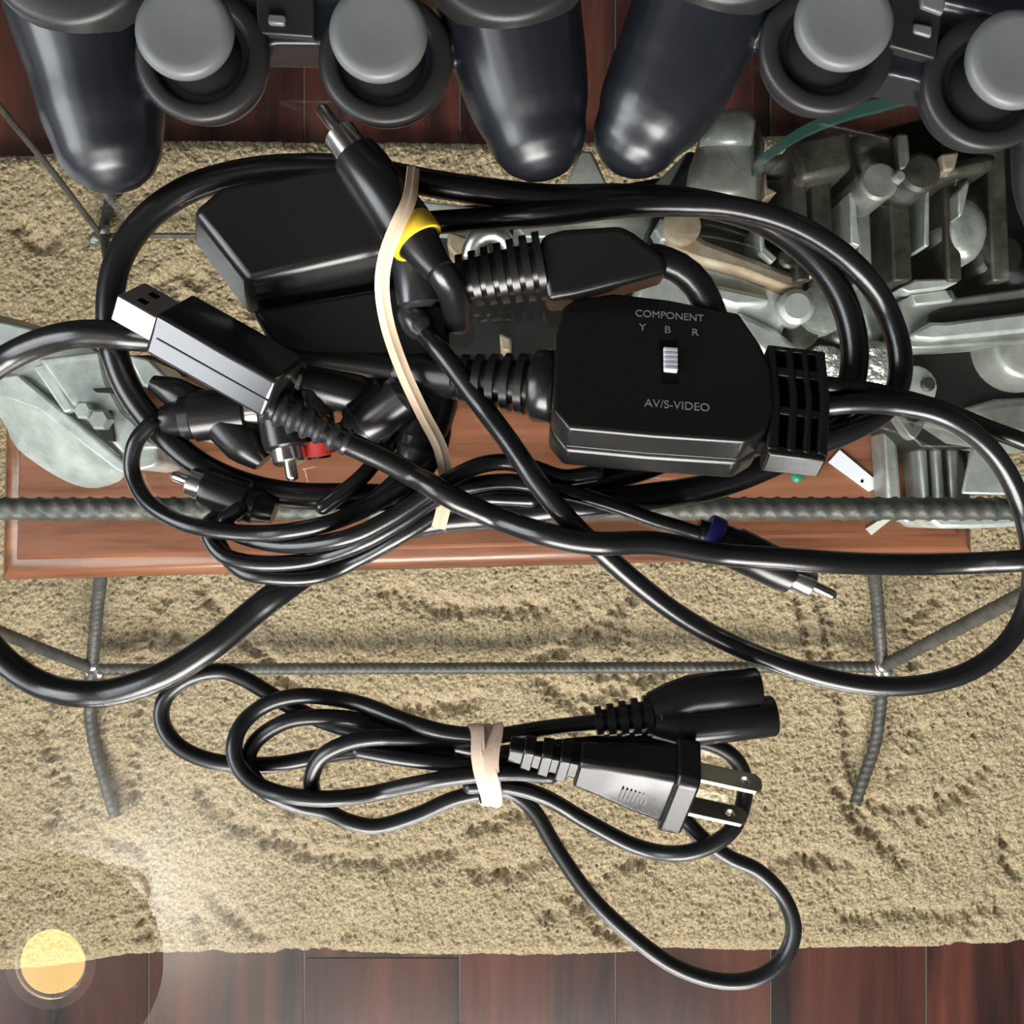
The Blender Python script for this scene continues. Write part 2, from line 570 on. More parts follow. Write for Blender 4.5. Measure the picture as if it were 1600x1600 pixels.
def make_rug():
    st = 0.0010
    nx, ny = int((xb - xa) / st) + 1, int((yT - yB) / st) + 1
    X, Y = np.meshgrid(np.linspace(xa, xb, nx), np.linspace(yB, yT, ny))
    n1, n2 = smooth_noise(ny, nx, 0.80, 1), smooth_noise(ny, nx, 2.0, 2)
    Z = 0.0011 * (0.6 - np.abs(n1)) + 0.0005 * n2 + 0.0012 * smooth_noise(ny, nx, 14, 3)
    furrows = [[(310, 1225), (345, 1262), (400, 1292), (470, 1322), (540, 1336), (620, 1338), (690, 1326), (712, 1308)],
               [(335, 1395), (368, 1430), (408, 1458)], [(255, 930), (240, 980), (226, 1060), (212, 1150), (208, 1230)],  # last dent here follows the left leg's cast shadow, shaped into the pile
               [(318, 915), (360, 962), (410, 1015), (455, 1060)], [(600, 915), (690, 940), (790, 945), (850, 938)],
               [(1010, 915), (940, 965), (880, 1002), (830, 1030)], [(1280, 940), (1300, 1010), (1318, 1110), (1333, 1230)],  # last dent here: the right leg's cast shadow pressed into the pile as relief
               [(640, 1100), (700, 1098), (750, 1088)], [(860, 1420), (900, 1385), (960, 1350), (1030, 1325)],
               [(90, 1030), (70, 1110), (95, 1180), (80, 1260)], [(1320, 1440), (1400, 1428), (1480, 1432), (1560, 1420)],
               [(1330, 1255), (1420, 1268), (1500, 1250)], [(20, 1040), (30, 1000), (60, 960)], [(840, 1060), (900, 1085), (960, 1075)],
               [(30, 330), (60, 360), (90, 350)], [(230, 460), (270, 430), (310, 440)], [(1180, 1360), (1260, 1340), (1330, 1350)],
               [(740, 1290), (800, 1262), (860, 1270)], [(180, 1300), (230, 1330), (240, 1400), (225, 1460)]]
    rr = random.Random(5)
    for k in range(26):
        cx, cy, a0 = rr.uniform(0, 1600), rr.choice([rr.uniform(910, 1470), rr.uniform(910, 1470), rr.uniform(230, 480)]), rr.uniform(0.2, 2.4)
        L, cv = rr.uniform(60, 170), rr.uniform(-0.012, 0.012)
        f, x, y, a = [], cx, cy, a0
        for q in range(6):
            f.append((x, y))
            x, y, a = x + math.cos(a) * L / 5, y + math.sin(a) * L / 5, a + cv * L / 5
        furrows.append(f)
    den = np.zeros_like(Z)
    for f in furrows:
        q = catmull(f, 6)
        q = np.stack([(q[:, 0] - 800) * 0.86 / F, (800 - q[:, 1]) * 0.86 / F], 1)
        wob = 0.002 * np.random.randn(len(q), 2)
        q = q + wob
        for x, y in q:
            i0, i1 = np.searchsorted(X[0], [x - 0.016, x + 0.016])
            j0, j1 = np.searchsorted(Y[:, 0], [y - 0.016, y + 0.016])
            if i1 <= i0 or j1 <= j0: continue
            d2 = (X[j0:j1, i0:i1] - x) ** 2 + (Y[j0:j1, i0:i1] - y) ** 2
            den[j0:j1, i0:i1] = np.maximum(den[j0:j1, i0:i1], np.exp(-d2 / (2 * 0.0034 ** 2)))
    Z -= 0.0085 * den * (0.8 + 0.2 * smooth_noise(ny, nx, 4, 5).clip(-1, 1))
    Z = RT + np.clip(Z, -0.0145, 0.0045)
    e = np.minimum((Y - yB), (yT - Y))
    Z -= 0.006 * np.clip(1 - e / 0.012, 0, 1) ** 2
    Y = Y + 0.0022 * smooth_noise(ny, nx, 40, 8)[:1] + 0.0185 * (X / 0.4) * 0.5
    top = np.stack([X, Y, Z], 2).reshape(-1, 3)
    bot = top.copy()
    bot[:, 2] = FLOOR + 0.0005
    idx = np.arange(nx * ny).reshape(ny, nx)
    q = np.stack([idx[:-1, :-1], idx[:-1, 1:], idx[1:, 1:], idx[1:, :-1]], 2).reshape(-1, 4)
    edge = np.concatenate([idx[0, :], idx[1:, -1], idx[-1, -2::-1], idx[-2:0:-1, 0]])
    m = len(edge)
    nb = nx * ny
    vs = np.vstack([top, bot[edge]])
    k = np.arange(m)
    side = np.stack([edge[(k + 1) % m], edge, nb + k, nb + (k + 1) % m], 1)
    faces = np.vstack([q, side])
    me = bpy.data.meshes.new('rug')
    me.vertices.add(len(vs))
    me.vertices.foreach_set('co', vs.astype(np.float32).ravel())
    me.loops.add(len(faces) * 4)
    me.loops.foreach_set('vertex_index', faces.astype(np.int32).ravel())
    me.polygons.add(len(faces))
    me.polygons.foreach_set('loop_start', np.arange(len(faces), dtype=np.int32) * 4)
    me.polygons.foreach_set('loop_total', np.full(len(faces), 4, np.int32))
    me.update(calc_edges=True)
    me.validate()
    me.polygons.foreach_set('use_smooth', [True] * len(me.polygons))
    me.materials.append(M_rug)
    o = bpy.data.objects.new('rug', me)
    COL.objects.link(o)
    return o


tag(make_rug(), 'tan shag rug with combed furrows, lying on dark planks under the glass table', 'rug')

# ------------------------------------------------------------------ rebar table base, glass top
base = empty('table_base', (0, 0, FLOOR + 0.012), 'welded steel rebar table frame standing on the tan rug', 'table base')


def rebar(pts, r, parent=base, step=0.0011, pitch=0.0066, name='rod', h=0.13):
    q = catmull([tuple(p) for p in pts], 0.004)
    q = [Vector(v) for v in q]
    L = sum((b - a).length for a, b in zip(q, q[1:]))
    n = int(L / step)
    acc, res, i, s = 0.0, [q[0]], 0, 0.0
    seglen = [(b - a).length for a, b in zip(q, q[1:])]
    cum = np.concatenate([[0], np.cumsum(seglen)])
    for t in np.linspace(0, L, n):
        i = min(int(np.searchsorted(cum, t, side='right')) - 1, len(q) - 2)
        u = (t - cum[i]) / max(seglen[i], 1e-9)
        res.append(q[i].lerp(q[i + 1], u))
    res = res[1:]

    def mod(s, a):
        w = max(0.0, math.cos(2 * PI * s / pitch + 2.0 * a))
        w = w ** 2
        return r * h * 1.3 * w
    mb = MB()
    mb.tube(res, r, segs=14, mod=mod)
    return mb.build(name, M_rebar, parent, smooth=60)


# upper rod under the glass
rodA, rodB = D(-620, 795, 428), D(2080, 795, 428)
rebar([rodA, rodA.lerp(rodB, 0.5), rodB], 0.0043, name='top_rod')
rodC, rodD = rodA + Vector((0, 0.33, 0)), rodB + Vector((0, 0.33, 0))
rebar([rodC, rodC.lerp(rodD, 0.5), rodD], 0.0043, name='top_rod', step=0.004)
# lower stretchers
SZ = CZ - 0.838
JL, JR = D(147, 1046, 838), D(1378, 1042, 838)
JLr, JRr = D(158, 368, 842), D(1378, 368, 842)
rebar([JL, JL.lerp(JR, 0.5), JR], 0.0043, pitch=0.0056, name='stretcher')
rebar([JLr, JLr.lerp(JRr, 0.5), JRr], 0.0020, pitch=0.005, name='stretcher')
# struts that rise outward from the joints to the glass
GB = -0.008
for J, pts, r in ((JL, [D(75, 1018, 800), D(5, 990, 752)], 0.0043), (JR, [D(1490, 985, 745), D(1600, 928, 650)], 0.0046),
               (JLr, [D(85, 272, 760), D(0, 168, 690)], 0.0022), (JRr, [D(1440, 300, 790), D(1600, 150, 690)], 0.0043)):
    last = pts[-1]
    d = (last - pts[-2]).normalized()
    end = last + d * ((GB - 0.0044 - last.z) / d.z)
    rebar([J] + pts + [last.lerp(end, 0.5), end], r, pitch=0.006, name='strut', step=0.002)
# legs with splayed feet
CR = CZ - 0.572 - 0.0054                               # cradle bars under the plaque
legs = [
    ([D(180, 1276, 848.5), D(165, 1225, 847.5), D(147, 1160, 848), D(140, 1100, 844), D(144, 1040, 836), D(151, 960, 815), D(157, 880, 760)], D(150, 790, 590)),
    ([D(1336, 1256, 848.5), D(1350, 1215, 847.5), D(1368, 1160, 848), D(1377, 1090, 844), D(1378, 1040, 836), D(1371, 950, 812), D(1366, 880, 760)], D(1360, 790, 590)),
    ([D(185, 262, 848.5), D(172, 310, 850), D(163, 360, 842), D(172, 420, 815), D(190, 500, 740)], D(200, 640, 590)),
    ([D(1366, 262, 848.5), D(1372, 310, 850), D(1378, 360, 842), D(1372, 420, 815), D(1366, 500, 740)], D(1360, 640, 590)),
]
tops = []
for i, (pts, e) in enumerate(legs):
    e = Vector((e.x, e.y, CR))
    tops.append(e)
    rebar(pts + [e], 0.0044 if i != 2 else 0.0036, pitch=0.0056, name='leg', h=0.13)
rebar([tops[0], tops[0].lerp(tops[2], 0.5), tops[2]], 0.0043, name='cradle_bar', step=0.004)
rebar([tops[1], tops[1].lerp(tops[3], 0.5), tops[3]], 0.0043, name='cradle_bar', step=0.004)
for J in (JL, JR, JLr, JRr):
    mb = MB()
    for k in range(5):
        c = J + Vector((random.uniform(-0.006, 0.006), random.uniform(-0.003, 0.004), random.uniform(-0.001, 0.005)))
        mb.lathe(c + Vector((0, 0, -0.004)), c + Vector((0, 0, 0.004)), [(0, 0.001), (0.0015, 0.0042), (0.004, 0.005), (0.0065, 0.0038), (0.008, 0.001)], 10)
    mb.build('weld', M_weld, base)

mb = MB()
add_box(mb, -0.80, 0.80, -0.47, 0.47, GB, 0.0)
tag(mb.build('glass_tabletop', M_glass, smooth=0, origin=(0, 0, GB)), 'clear glass tabletop that carries the cables and the game controllers', 'tabletop')

# ------------------------------------------------------------------ plaque below the glass
PZ = CZ - 0.545
pq = empty('wooden_plaque', (0, 0, CZ - 0.572), 'reddish brown wooden plaque with moulded edge, lying below the glass', 'plaque')
mb = MB()
o_bot = [(5, 908), (1516, 872), (1512, 560), (12, 560)]
zb, zt = 572, 545


def ring4(poly, d): return [D(x, y, d) for x, y in poly]


low = [(5, 906), (1517, 866), (1512, 555), (12, 555)]
L4 = ring4(low, 556)


def inset(r, m, z):
    c = sum(r, Vector()) / 4
    out = []
    for v in r:
        out.append(Vector((v.x - math.copysign(m, v.x - c.x), v.y - math.copysign(m, v.y - c.y), z)))
    return out


zz = CZ - 0.556
mb.rings([inset(L4, 0.001, CZ - 0.572), inset(L4, 0.0, CZ - 0.5705), inset(L4, 0.0, zz), inset(L4, 0.0025, zz + 0.0035), inset(L4, 0.0062, zz + 0.0065),
          inset(L4, 0.0105, zz + 0.0075), inset(L4, 0.0112, zz + 0.0092), inset(L4, 0.0125, zz + 0.0110)])
mb.build('board', M_plaque, pq, smooth=50)

o = MB()
o.prism([(1312, 703), (1378, 758), (1358, 768), (1295, 722)], 543.4, 544.7)
o = o.build('plastic_strip', M_white, smooth=0, origin=D(1335, 735, 544.8))
tag(o, 'small white plastic strip lying askew on the brown plaque', 'plastic strip')
hm = MB()
hp = D(1347, 752, 543.4)
hm.lathe(hp, hp + Vector((0, 0, 0.0004)), [(0, 0.0008), (0.0004, 0.0007)], 10)
hm.build('pin_hole_shade', M_hole, o)  # black disc lying on the strip, standing in for the hole's shade
mb = MB()
gp = D(1245, 744, 544.9)
mb.lathe(gp, gp + Vector((0, 0, 0.003)), [(0, 0.0030), (0.0012, 0.0034), (0.0022, 0.0026), (0.003, 0.0008)], 12)
tag(mb.build('green_bead', M_green, origin=gp), 'tiny green bead on the brown plaque', 'bead')
mb = MB()
mb.prism([(1353, 826), (1385, 806), (1392, 812), (1362, 836)], 543.9, 544.8)
tag(mb.build('clear_scrap', M_clear, smooth=0, origin=D(1372, 820, 544.9)), 'sliver of clear plastic lying on the plaque beside the rebar rod', 'scrap')

# ------------------------------------------------------------------ cast aluminium motor on the plaque
eng = empty('motor_casting', D(1200, 620, 545), 'grimy cast aluminium engine casting mounted on the wooden plaque, seen through the glass', 'engine')


def epart(name, m, items, bevel=0.0012):
    mb = MB()
    for poly, d0, d1, *sh in items:
        if d1 == 500 and poly[0][0] > 1000: d1 = 453
        mb.prism(poly, d0, d1, 0, sh[0] if sh else 1.0)
    return mb.build(name, m, eng, bevel=bevel, smooth=35)


def elathe(name, m, px, py, d0, prof, segs=24):
    mb = MB()
    c = D(px, py, d0)
    mb.lathe(c, c + Vector((0, 0, -1)), prof, segs)
    return mb.build(name, m, eng)


# crankcase plate that carries everything, dark colour standing in for the shade of its deep interior
epart('crankcase', M_oily_shade, [([(640, 330), (900, 300), (1180, 250), (1700, 120), (1720, 700), (1440, 700), (1380, 640), (900, 640), (700, 560)], 500, 545)])
epart('cylinder_block', M_oily_shade, [([(985, 480), (1020, 340), (1075, 235), (1180, 250), (1700, 120), (1720, 640), (1450, 640), (1250, 600), (1000, 520)], 450, 500)])
# left bell housing
eng_main = eng
eng = empty('cast_housing', D(110, 640, 545), 'pale cast aluminium housing with bolts at the left end of the wooden plaque', 'metal casting')


def resample(poly, n):
    p = np.array(poly + [poly[0]], float)
    p = catmull([tuple(q) for q in p], 4)
    L = np.concatenate([[0], np.cumsum(np.hypot(*np.diff(p, axis=0).T))])
    t = np.linspace(0, L[-1], n, endpoint=False)
    return list(zip(np.interp(t, L, p[:, 0]), np.interp(t, L, p[:, 1])))


bell_top = [(-60, 560), (30, 588), (75, 610), (130, 650), (185, 700), (203, 740), (225, 660), (190, 590), (150, 545), (80, 520), (-40, 500)]
bell_bot = [(-70, 600), (0, 652), (22, 695), (62, 728), (108, 754), (145, 763), (180, 755), (200, 738), (215, 690), (190, 600), (150, 545), (80, 520), (-40, 500)]
mb = MB()
bt, bb = resample(bell_top, 48), resample(bell_bot, 48)
mb.rings([[D(x, y, 545) for x, y in [(p[0] * 0.97, p[1] - 6) for p in bb]], [D(x, y, 508) for x, y in bb], [D(x, y, 505) for x, y in bb], [D(x, y, 470) for x, y in bt]])
bell = mb.build('housing_body', M_bell, eng, bevel=0.0012)
mb = MB()
mb.prism([(-20, 590), (28, 585), (195, 725), (200, 742), (182, 735), (60, 640), (-20, 612)], 466, 472)
mb.prism([(50, 572), (72, 568), (112, 640), (100, 645)], 463, 472)
mb.build('housing_rib', M_alubright, eng, bevel=0.0008)
epart('housing_face', M_alubright, [([(60, 560), (155, 548), (165, 595), (190, 640), (215, 665), (195, 712), (150, 665), (110, 630)], 459, 475)])
epart('housing_slot_shade', M_oily_shade, [([(143, 607), (178, 605), (176, 614), (150, 613)], 457.5, 462), ([(137, 652), (172, 640), (180, 690), (165, 690)], 457.5, 462)], 0.0004)  # dark slabs on the face; the slots' shade is put into colour
elathe('bolt', M_alubright, 154, 655, 452, [(0, 0.0035), (0.001, 0.0046), (0.006, 0.0046)], 6)
elathe('bolt', M_alubright, 128, 640, 453, [(0, 0.003), (0.001, 0.004), (0.006, 0.004)], 6)
epart('bracket', M_alubright, [([(196, 553), (232, 560), (262, 590), (234, 606), (222, 604)], 452, 490), ([(215, 698), (240, 690), (247, 722), (240, 730), (214, 735)], 505, 545), ([(225, 682), (250, 700), (217, 702)], 500, 545)])
epart('bracket', M_alu, [([(277, 663), (338, 668), (336, 690), (312, 688)], 500, 545)], 0.0006)
# pieces glimpsed between the cables
eng = eng_main
epart('flange', M_alubright, [([(650, 312), (700, 318), (790, 330), (790, 345), (690, 345), (640, 340)], 470, 505)])
mb = MB()
mb.tube([Vector(v) for v in catmull([tuple(D(735, 400, 452)), tuple(D(742, 378, 450)), tuple(D(762, 364, 449)), tuple(D(782, 368, 450)), tuple(D(796, 390, 456))], 0.002)], 0.0042, 12)
mb.build('pipe_elbow', M_bright, eng)
epart('lug', M_rust, [([(700, 360), (735, 372), (750, 395), (715, 405), (698, 385)], 460, 505)])
epart('lug', M_rust, [([(780, 520), (800, 528), (798, 550), (782, 548)], 470, 505)])
epart('manifold_edge', M_flat, [([(800, 350), (1010, 335), (1030, 372), (820, 372)], 478, 505)])
# the dome between the two controllers
dome = [(1068, 320), (1075, 270), (1090, 225), (1110, 195), (1140, 180), (1165, 180), (1185, 195), (1195, 225), (1192, 265), (1185, 320)]
mb = MB()
ds = []
for k, (sh, d) in enumerate(((0.55, 392), (0.80, 395), (0.94, 402), (1.0, 414), (1.03, 440), (1.08, 500))):
    c = D(1135, 255, d)
    ds.append([Vector((c.x + (D(x, y, 414).x - D(1135, 255, 414).x) * sh, c.y + (D(x, y, 414).y - D(1135, 255, 414).y) * sh, CZ - d / 1000)) for x, y in dome])
mb.rings(ds)
mb.build('dome', M_flat, eng, smooth=70)
mb = MB()
mb.rings([[Vector(((D(x, y, 414).x - D(1150, 205, 414).x) * s_ + D(1150, 195, d).x, (D(x, y, 414).y - D(1135, 240, 414).y) * s_ * 0.6 + D(1150, 195, d).y, CZ - d / 1000)) for x, y in dome] for s_, d in ((0.42, 388), (0.62, 390), (0.7, 398), (0.72, 410))])
mb.build('dome_cap', M_alubright, eng, smooth=70)
epart('side_wall', M_flat, [([(880, 300), (905, 235), (925, 235), (955, 300), (1010, 300), (1075, 235), (1090, 330), (880, 330)], 455, 505)])
# wedge shaped block with the rusty upper edge
epart('wedge_block', M_alubright, [([(1020, 395), (1085, 405), (1160, 425), (1235, 455), (1232, 500), (1215, 545), (1100, 520), (1010, 500), (985, 470)], 430, 500)], 0.003)
epart('wedge_rail', M_rust, [([(1035, 345), (1085, 362), (1105, 375), (1258, 432), (1256, 458), (1228, 455), (1160, 428), (1085, 408), (1042, 390)], 424, 470)], 0.0025)
epart('wedge_ledge', M_alubright, [([(1085, 440), (1130, 446), (1205, 462), (1200, 478), (1150, 480), (1090, 462)], 426, 440), ([(1150, 485), (1215, 515), (1250, 545), (1200, 560), (1170, 530)], 428, 470)], 0.002)
elathe('bolt', M_rust, 1066, 352, 420, [(0, 0.006), (0.001, 0.0075), (0.012, 0.0075)], 16)
elathe('bolt', M_alubright, 1042, 358, 424, [(0, 0.004), (0.001, 0.005), (0.012, 0.005)], 6)
elathe('bolt', M_alubright, 1246, 478, 422, [(0, 0.005), (0.0015, 0.007), (0.014, 0.007)], 16)
elathe('bolt', M_aludark, 1234, 402, 424, [(0, 0.003), (0.001, 0.0042), (0.012, 0.0042)], 12)
epart('bracket', M_alubright, [([(1185, 345), (1193, 350), (1196, 385), (1215, 402), (1206, 412), (1188, 395)], 422, 470), ([(1240, 400), (1268, 405), (1282, 432), (1262, 435), (1245, 420)], 424, 470)], 0.0008)
# short cylinders and rough casting to the right of the wedge
elathe('boss', M_alu, 1290, 480, 430, [(0, 0.007), (0.0012, 0.010), (0.02, 0.010), (0.05, 0.012)], 20)
elathe('boss', M_aludark, 1250, 515, 436, [(0, 0.006), (0.001, 0.008), (0.04, 0.008)], 20)
epart('casting_web', M_alu, [([(1255, 430), (1300, 440), (1335, 520), (1320, 540), (1255, 520), (1270, 480)], 448, 500), ([(1330, 420), (1380, 440), (1400, 520), (1360, 540)], 446, 500)], 0.003)
epart('rough_casting', M_rough, [([(1270, 535), (1320, 540), (1330, 600), (1275, 580)], 438, 500), ([(1345, 528), (1400, 532), (1405, 610), (1345, 600)], 436, 500)], 0.004)
# cylinder fins
for k, (x0, x1, m_) in enumerate(((1238, 1262, M_aludark), (1268, 1300, M_aludark), (1338, 1360, M_flat), (1390, 1422, M_aludark), (1475, 1500, M_aludark), (1545, 1575, M_aludark))):
    epart('fin', m_, [([(x0 - 4, 225), (x1 - 4, 220), (x1 + 4, 438), (x0 + 6, 440)], 418 + (k % 3) * 4, 500)], 0.001)
epart('fin_edge', M_alubright, [([(1326, 300), (1336, 298), (1344, 385), (1330, 380)], 414, 500)], 0.0006)
epart('fin_edge', M_alubright, [([(1446, 295), (1453, 295), (1452, 385), (1444, 385)], 416, 500)], 0.0006)
epart('cylinder_head', M_aludark, [([(1235, 215), (1330, 195), (1335, 265), (1250, 285)], 410, 470), ([(1340, 205), (1400, 205), (1405, 275), (1350, 290)], 408, 470), ([(1465, 255), (1560, 235), (1560, 262), (1470, 280)], 408, 470)], 0.004)
epart('fin_edge', M_flat, [([(1402, 208), (1420, 208), (1424, 262), (1405, 265)], 404, 470)], 0.001)
elathe('stud', M_flat, 1375, 282, 402, [(0, 0.0062), (0.0012, 0.0072), (0.05, 0.0072)], 18)
elathe('stud', M_alubright, 1407, 274, 399, [(0, 0.0015), (0.001, 0.0022), (0.03, 0.0022)], 12)
elathe('stud', M_aludark, 1440, 268, 404, [(0, 0.006), (0.0012, 0.0075), (0.05, 0.0075)], 18)
epart('lug', M_rust, [([(1193, 270), (1198, 270), (1200, 292), (1215, 300), (1195, 310)], 424, 453)], 0.001)
epart('lug', M_rust, [([(1470, 240), (1500, 236), (1492, 265), (1475, 268)], 402, 440)], 0.001)
# bright boss on the right
mb = MB()
c = D(1515, 355, 420)
mb.lathe(c, c + Vector((0, 0, -1)), [(0, 0.002), (0.0008, 0.0050), (0.0024, 0.0076), (0.006, 0.0088), (0.035, 0.0092)], 24, flat=1.45)
mb.build('boss', M_alu, eng, smooth=60)
epart('boss_rib', M_alu, [([(1497, 300), (1512, 280), (1516, 285), (1505, 335), (1498, 340)], 414, 450)], 0.0008)
epart('boss_arm', M_flat, [([(1545, 290), (1575, 270), (1578, 370), (1590, 420), (1540, 425), (1548, 370)], 428, 500)], 0.004)
elathe('bolt_hole_shade', M_oily_shade, 1567, 398, 427, [(0, 0.0075), (0.001, 0.0076)], 20)  # dark disc laid on the arm in place of a hole's shade
# slotted arm with the bright lower rail
epart('arm', M_flat, [([(1405, 470), (1440, 455), (1490, 452), (1495, 465), (1660, 440), (1660, 462), (1480, 482), (1455, 492), (1452, 500), (1470, 502), (1660, 478), (1660, 530), (1450, 545), (1400, 545)], 430, 480)], 0.002)
epart('arm_rail', M_alubright, [([(1425, 520), (1455, 503), (1480, 503), (1660, 480), (1660, 512), (1460, 532), (1430, 530)], 426, 440)], 0.0015)
epart('arm_slot_shade', M_oily_shade, [([(1452, 492), (1470, 484), (1660, 462), (1660, 479), (1470, 502), (1456, 501)], 429, 431)], 0.0003)  # dark strip filling the slot; its shade is put into colour
epart('arm_tab', M_alubright, [([(1405, 450), (1430, 436), (1480, 434), (1500, 440), (1480, 450), (1420, 458)], 424, 450), ([(1422, 460), (1480, 452), (1492, 470), (1430, 478)], 427, 450)], 0.001)
# round cover in the lower right
mb = MB()
c = D(1612, 535, 436)
mb.lathe(c, c + Vector((0, 0, -1)), [(0, 0.0128), (0.002, 0.0150), (0.004, 0.0160), (0.01, 0.0185), (0.06, 0.022)], 36)
mb.build('round_cover', M_flat, eng, smooth=50)
epart('lower_case', M_aludark, [([(1440, 540), (1540, 540), (1580, 610), (1680, 620), (1680, 660), (1490, 640), (1450, 610)], 452, 520)], 0.004)
epart('lower_case', M_flat, [([(1500, 640), (1560, 622), (1690, 615), (1690, 700), (1560, 680)], 446, 520)], 0.004)
epart('cover_plate', M_alubright, [([(1515, 700), (1540, 690), (1560, 700), (1590, 740), (1640, 750), (1640, 775), (1500, 772)], 455, 500)], 0.003)
elathe('bolt', M_alubright, 1432, 605, 442, [(0, 0.006), (0.002, 0.009), (0.02, 0.009)], 18)
elathe('bolt', M_aludark, 1452, 600, 440, [(0, 0.002), (0.001, 0.003), (0.01, 0.003)], 12)
epart('bracket', M_flat, [([(1385, 650), (1405, 655), (1415, 668), (1425, 660), (1436, 655), (1430, 672), (1418, 690), (1408, 684)], 462, 500)], 0.001)
epart('support_fin', M_flat, [([(1380, 672), (1402, 668), (1410, 790), (1386, 790)], 525, 545), ([(1432, 690), (1448, 660), (1455, 790), (1442, 790)], 522, 545),
      ([(1456, 665), (1470, 655), (1480, 800), (1464, 800)], 520, 545), ([(1478, 660), (1500, 668), (1500, 800), (1486, 800)], 522, 545)], 0.003)
epart('support_web', M_flat, [([(1430, 690), (1500, 670), (1520, 790), (1440, 800)], 532, 545)], 0.002)
epart('foot', M_alubright, [([(1450, 805), (1640, 795), (1640, 820), (1520, 826), (1468, 826), (1455, 815)], 500, 545)], 0.003)
elathe('stud', M_alubright, 1421, 807, 530, [(0, 0.002), (0.001, 0.003), (0.015, 0.003)], 10)

# lower glass shelf: only its green front edge shows
sh_pts = catmull([(1178, 262), (1200, 240), (1255, 203), (1320, 176), (1380, 160), (1432, 147), (1520, 138), (1640, 135)], 8)
shelf = empty('glass_shelf', D(1400, 60, 398), 'small glass shelf with green curved edge, lying on the motor casting', 'glass shelf')
edge = [D(x, y, 390) for x, y in sh_pts]
back = [D(1640, -160, 390), D(1178, -160, 390)]
mb = MB()
zlo = CZ - 0.3935
mb.loft(edge + back, [Vector((v.x, v.y, zlo)) for v in edge + back])
mb.build('pane', M_shelfglass, shelf, smooth=0)
mb = MB()
eb = [Vector((v.x * 1.0, v.y - 0.0022, CZ - 0.3895)) for v in edge]
mb.rings([[a + Vector((0, 0.0014, 0.0006)), b + Vector((0, -0.0002, 0)), b + Vector((0, -0.0002, -0.004)), a + Vector((0, 0.0014, -0.0045))] for a, b in zip(edge, eb)])
mb.build('ground_edge', M_teal, shelf, smooth=0)

# ------------------------------------------------------------------ game controllers
def controller(label, gripL, gripR, capL, capR, bridge, plates, keys, group):
    cc = (P(*capL, 48) + P(*capR, 48)) / 2
    root = empty('game_controller', Vector((cc.x, cc.y, 0)), label, 'game controller', group)
    mb = MB()
    for g in (gripL, gripR):
        q = catmull([(*P(x, y, z), r / 1000) for x, y, z, r in g], 0.004)
        mb.tube([Vector(v[:3]) for v in q], [v[3] for v in q], 24, round_caps=True, flat=0.92)
    tops = []
    for c in (capL, capR):
        p = P(*c, 48)
        mb.lathe(Vector((p.x, p.y, 0.008)), Vector((p.x, p.y, 1)), [(0.003, 0.008), (0.006, 0.0115), (0.012, 0.0158), (0.018, 0.0178), (0.0215, 0.0174)], 36)
        tops.append(p)
    u = (tops[1] - tops[0]).normalized()
    v = Vector((-u.y, u.x, 0))
    mid = (tops[0] + tops[1]) / 2
    M = frame(Vector((mid.x, mid.y, 0.0205)) + v * bridge[0], u, v, Vector((0, 0, 1)))
    mb.box(M, 0.040, bridge[1], 0.017)
    M = frame(Vector((mid.x, mid.y, 0.021)) + v * 0.040, u, v, Vector((0, 0, 1)))
    mb.box(M, 0.110, 0.044, 0.022)
    sh = mb.build('shell', M_shell, root, smooth=0)
    r = sh.modifiers.new('remesh', 'REMESH')
    r.mode = 'VOXEL'
    r.voxel_size = 0.0009
    r.use_smooth_shade = True
    s = sh.modifiers.new('smooth', 'SMOOTH')
    s.iterations = 9
    s.factor = 0.5
    for p in tops:
        st = MB()
        b = Vector((p.x, p.y, 0.0290))
        st.lathe(b, b + Vector((0, 0, 1)), [(0, 0.0182), (0.0012, 0.0184), (0.0022, 0.0179), (0.0027, 0.0170), (0.0029, 0.0142), (0.0022, 0.0131), (-0.001, 0.0124), (-0.004, 0.0118)], 48)
        st.build('stick_ring', M_podtop, root, smooth=50)
        st = MB()
        b = Vector((p.x, p.y, 0.0260))
        st.lathe(b, b + Vector((0, 0, 1)), [(0.0150, 0.0085), (0.0165, 0.0112), (0.0185, 0.0126), (0.0207, 0.0127), (0.0220, 0.0116), (0.0221, 0.0095), (0.0217, 0.006), (0.0216, 0.001)], 48)
        cap = st.build('thumbstick', M_cap, root, smooth=60)
        st = MB()
        st.lathe(b, b + Vector((0, 0, 1)), [(0, 0.0118), (0.003, 0.0112), (0.006, 0.0085), (0.009, 0.0052), (0.0155, 0.0048)], 32)
        st.build('stem', M_hole, cap, smooth=60)
    for x, y, rad in plates:
        st = MB()
        b = P(x, y, 38)
        st.lathe(b + Vector((0, 0, -0.006)), b + Vector((0, 0, 1)), [(0, rad), (0.008, rad), (0.0094, rad - 0.0006), (0.0102, rad - 0.002), (0.0108, rad - 0.008), (0.011, 0.001)], 48)
        st.build('button_pod', M_podtop, root, smooth=50)
    for poly, z0, z1, mm in keys:
        st = MB()
        top = [P(x, y, z1) for x, y in poly]
        st.loft(top, [Vector((q.x, q.y, z0 / 1000)) for q in top])
        st.build('button' if mm is M_graykey else 'centre_plate', mm, root, bevel=0.0006)
    return root


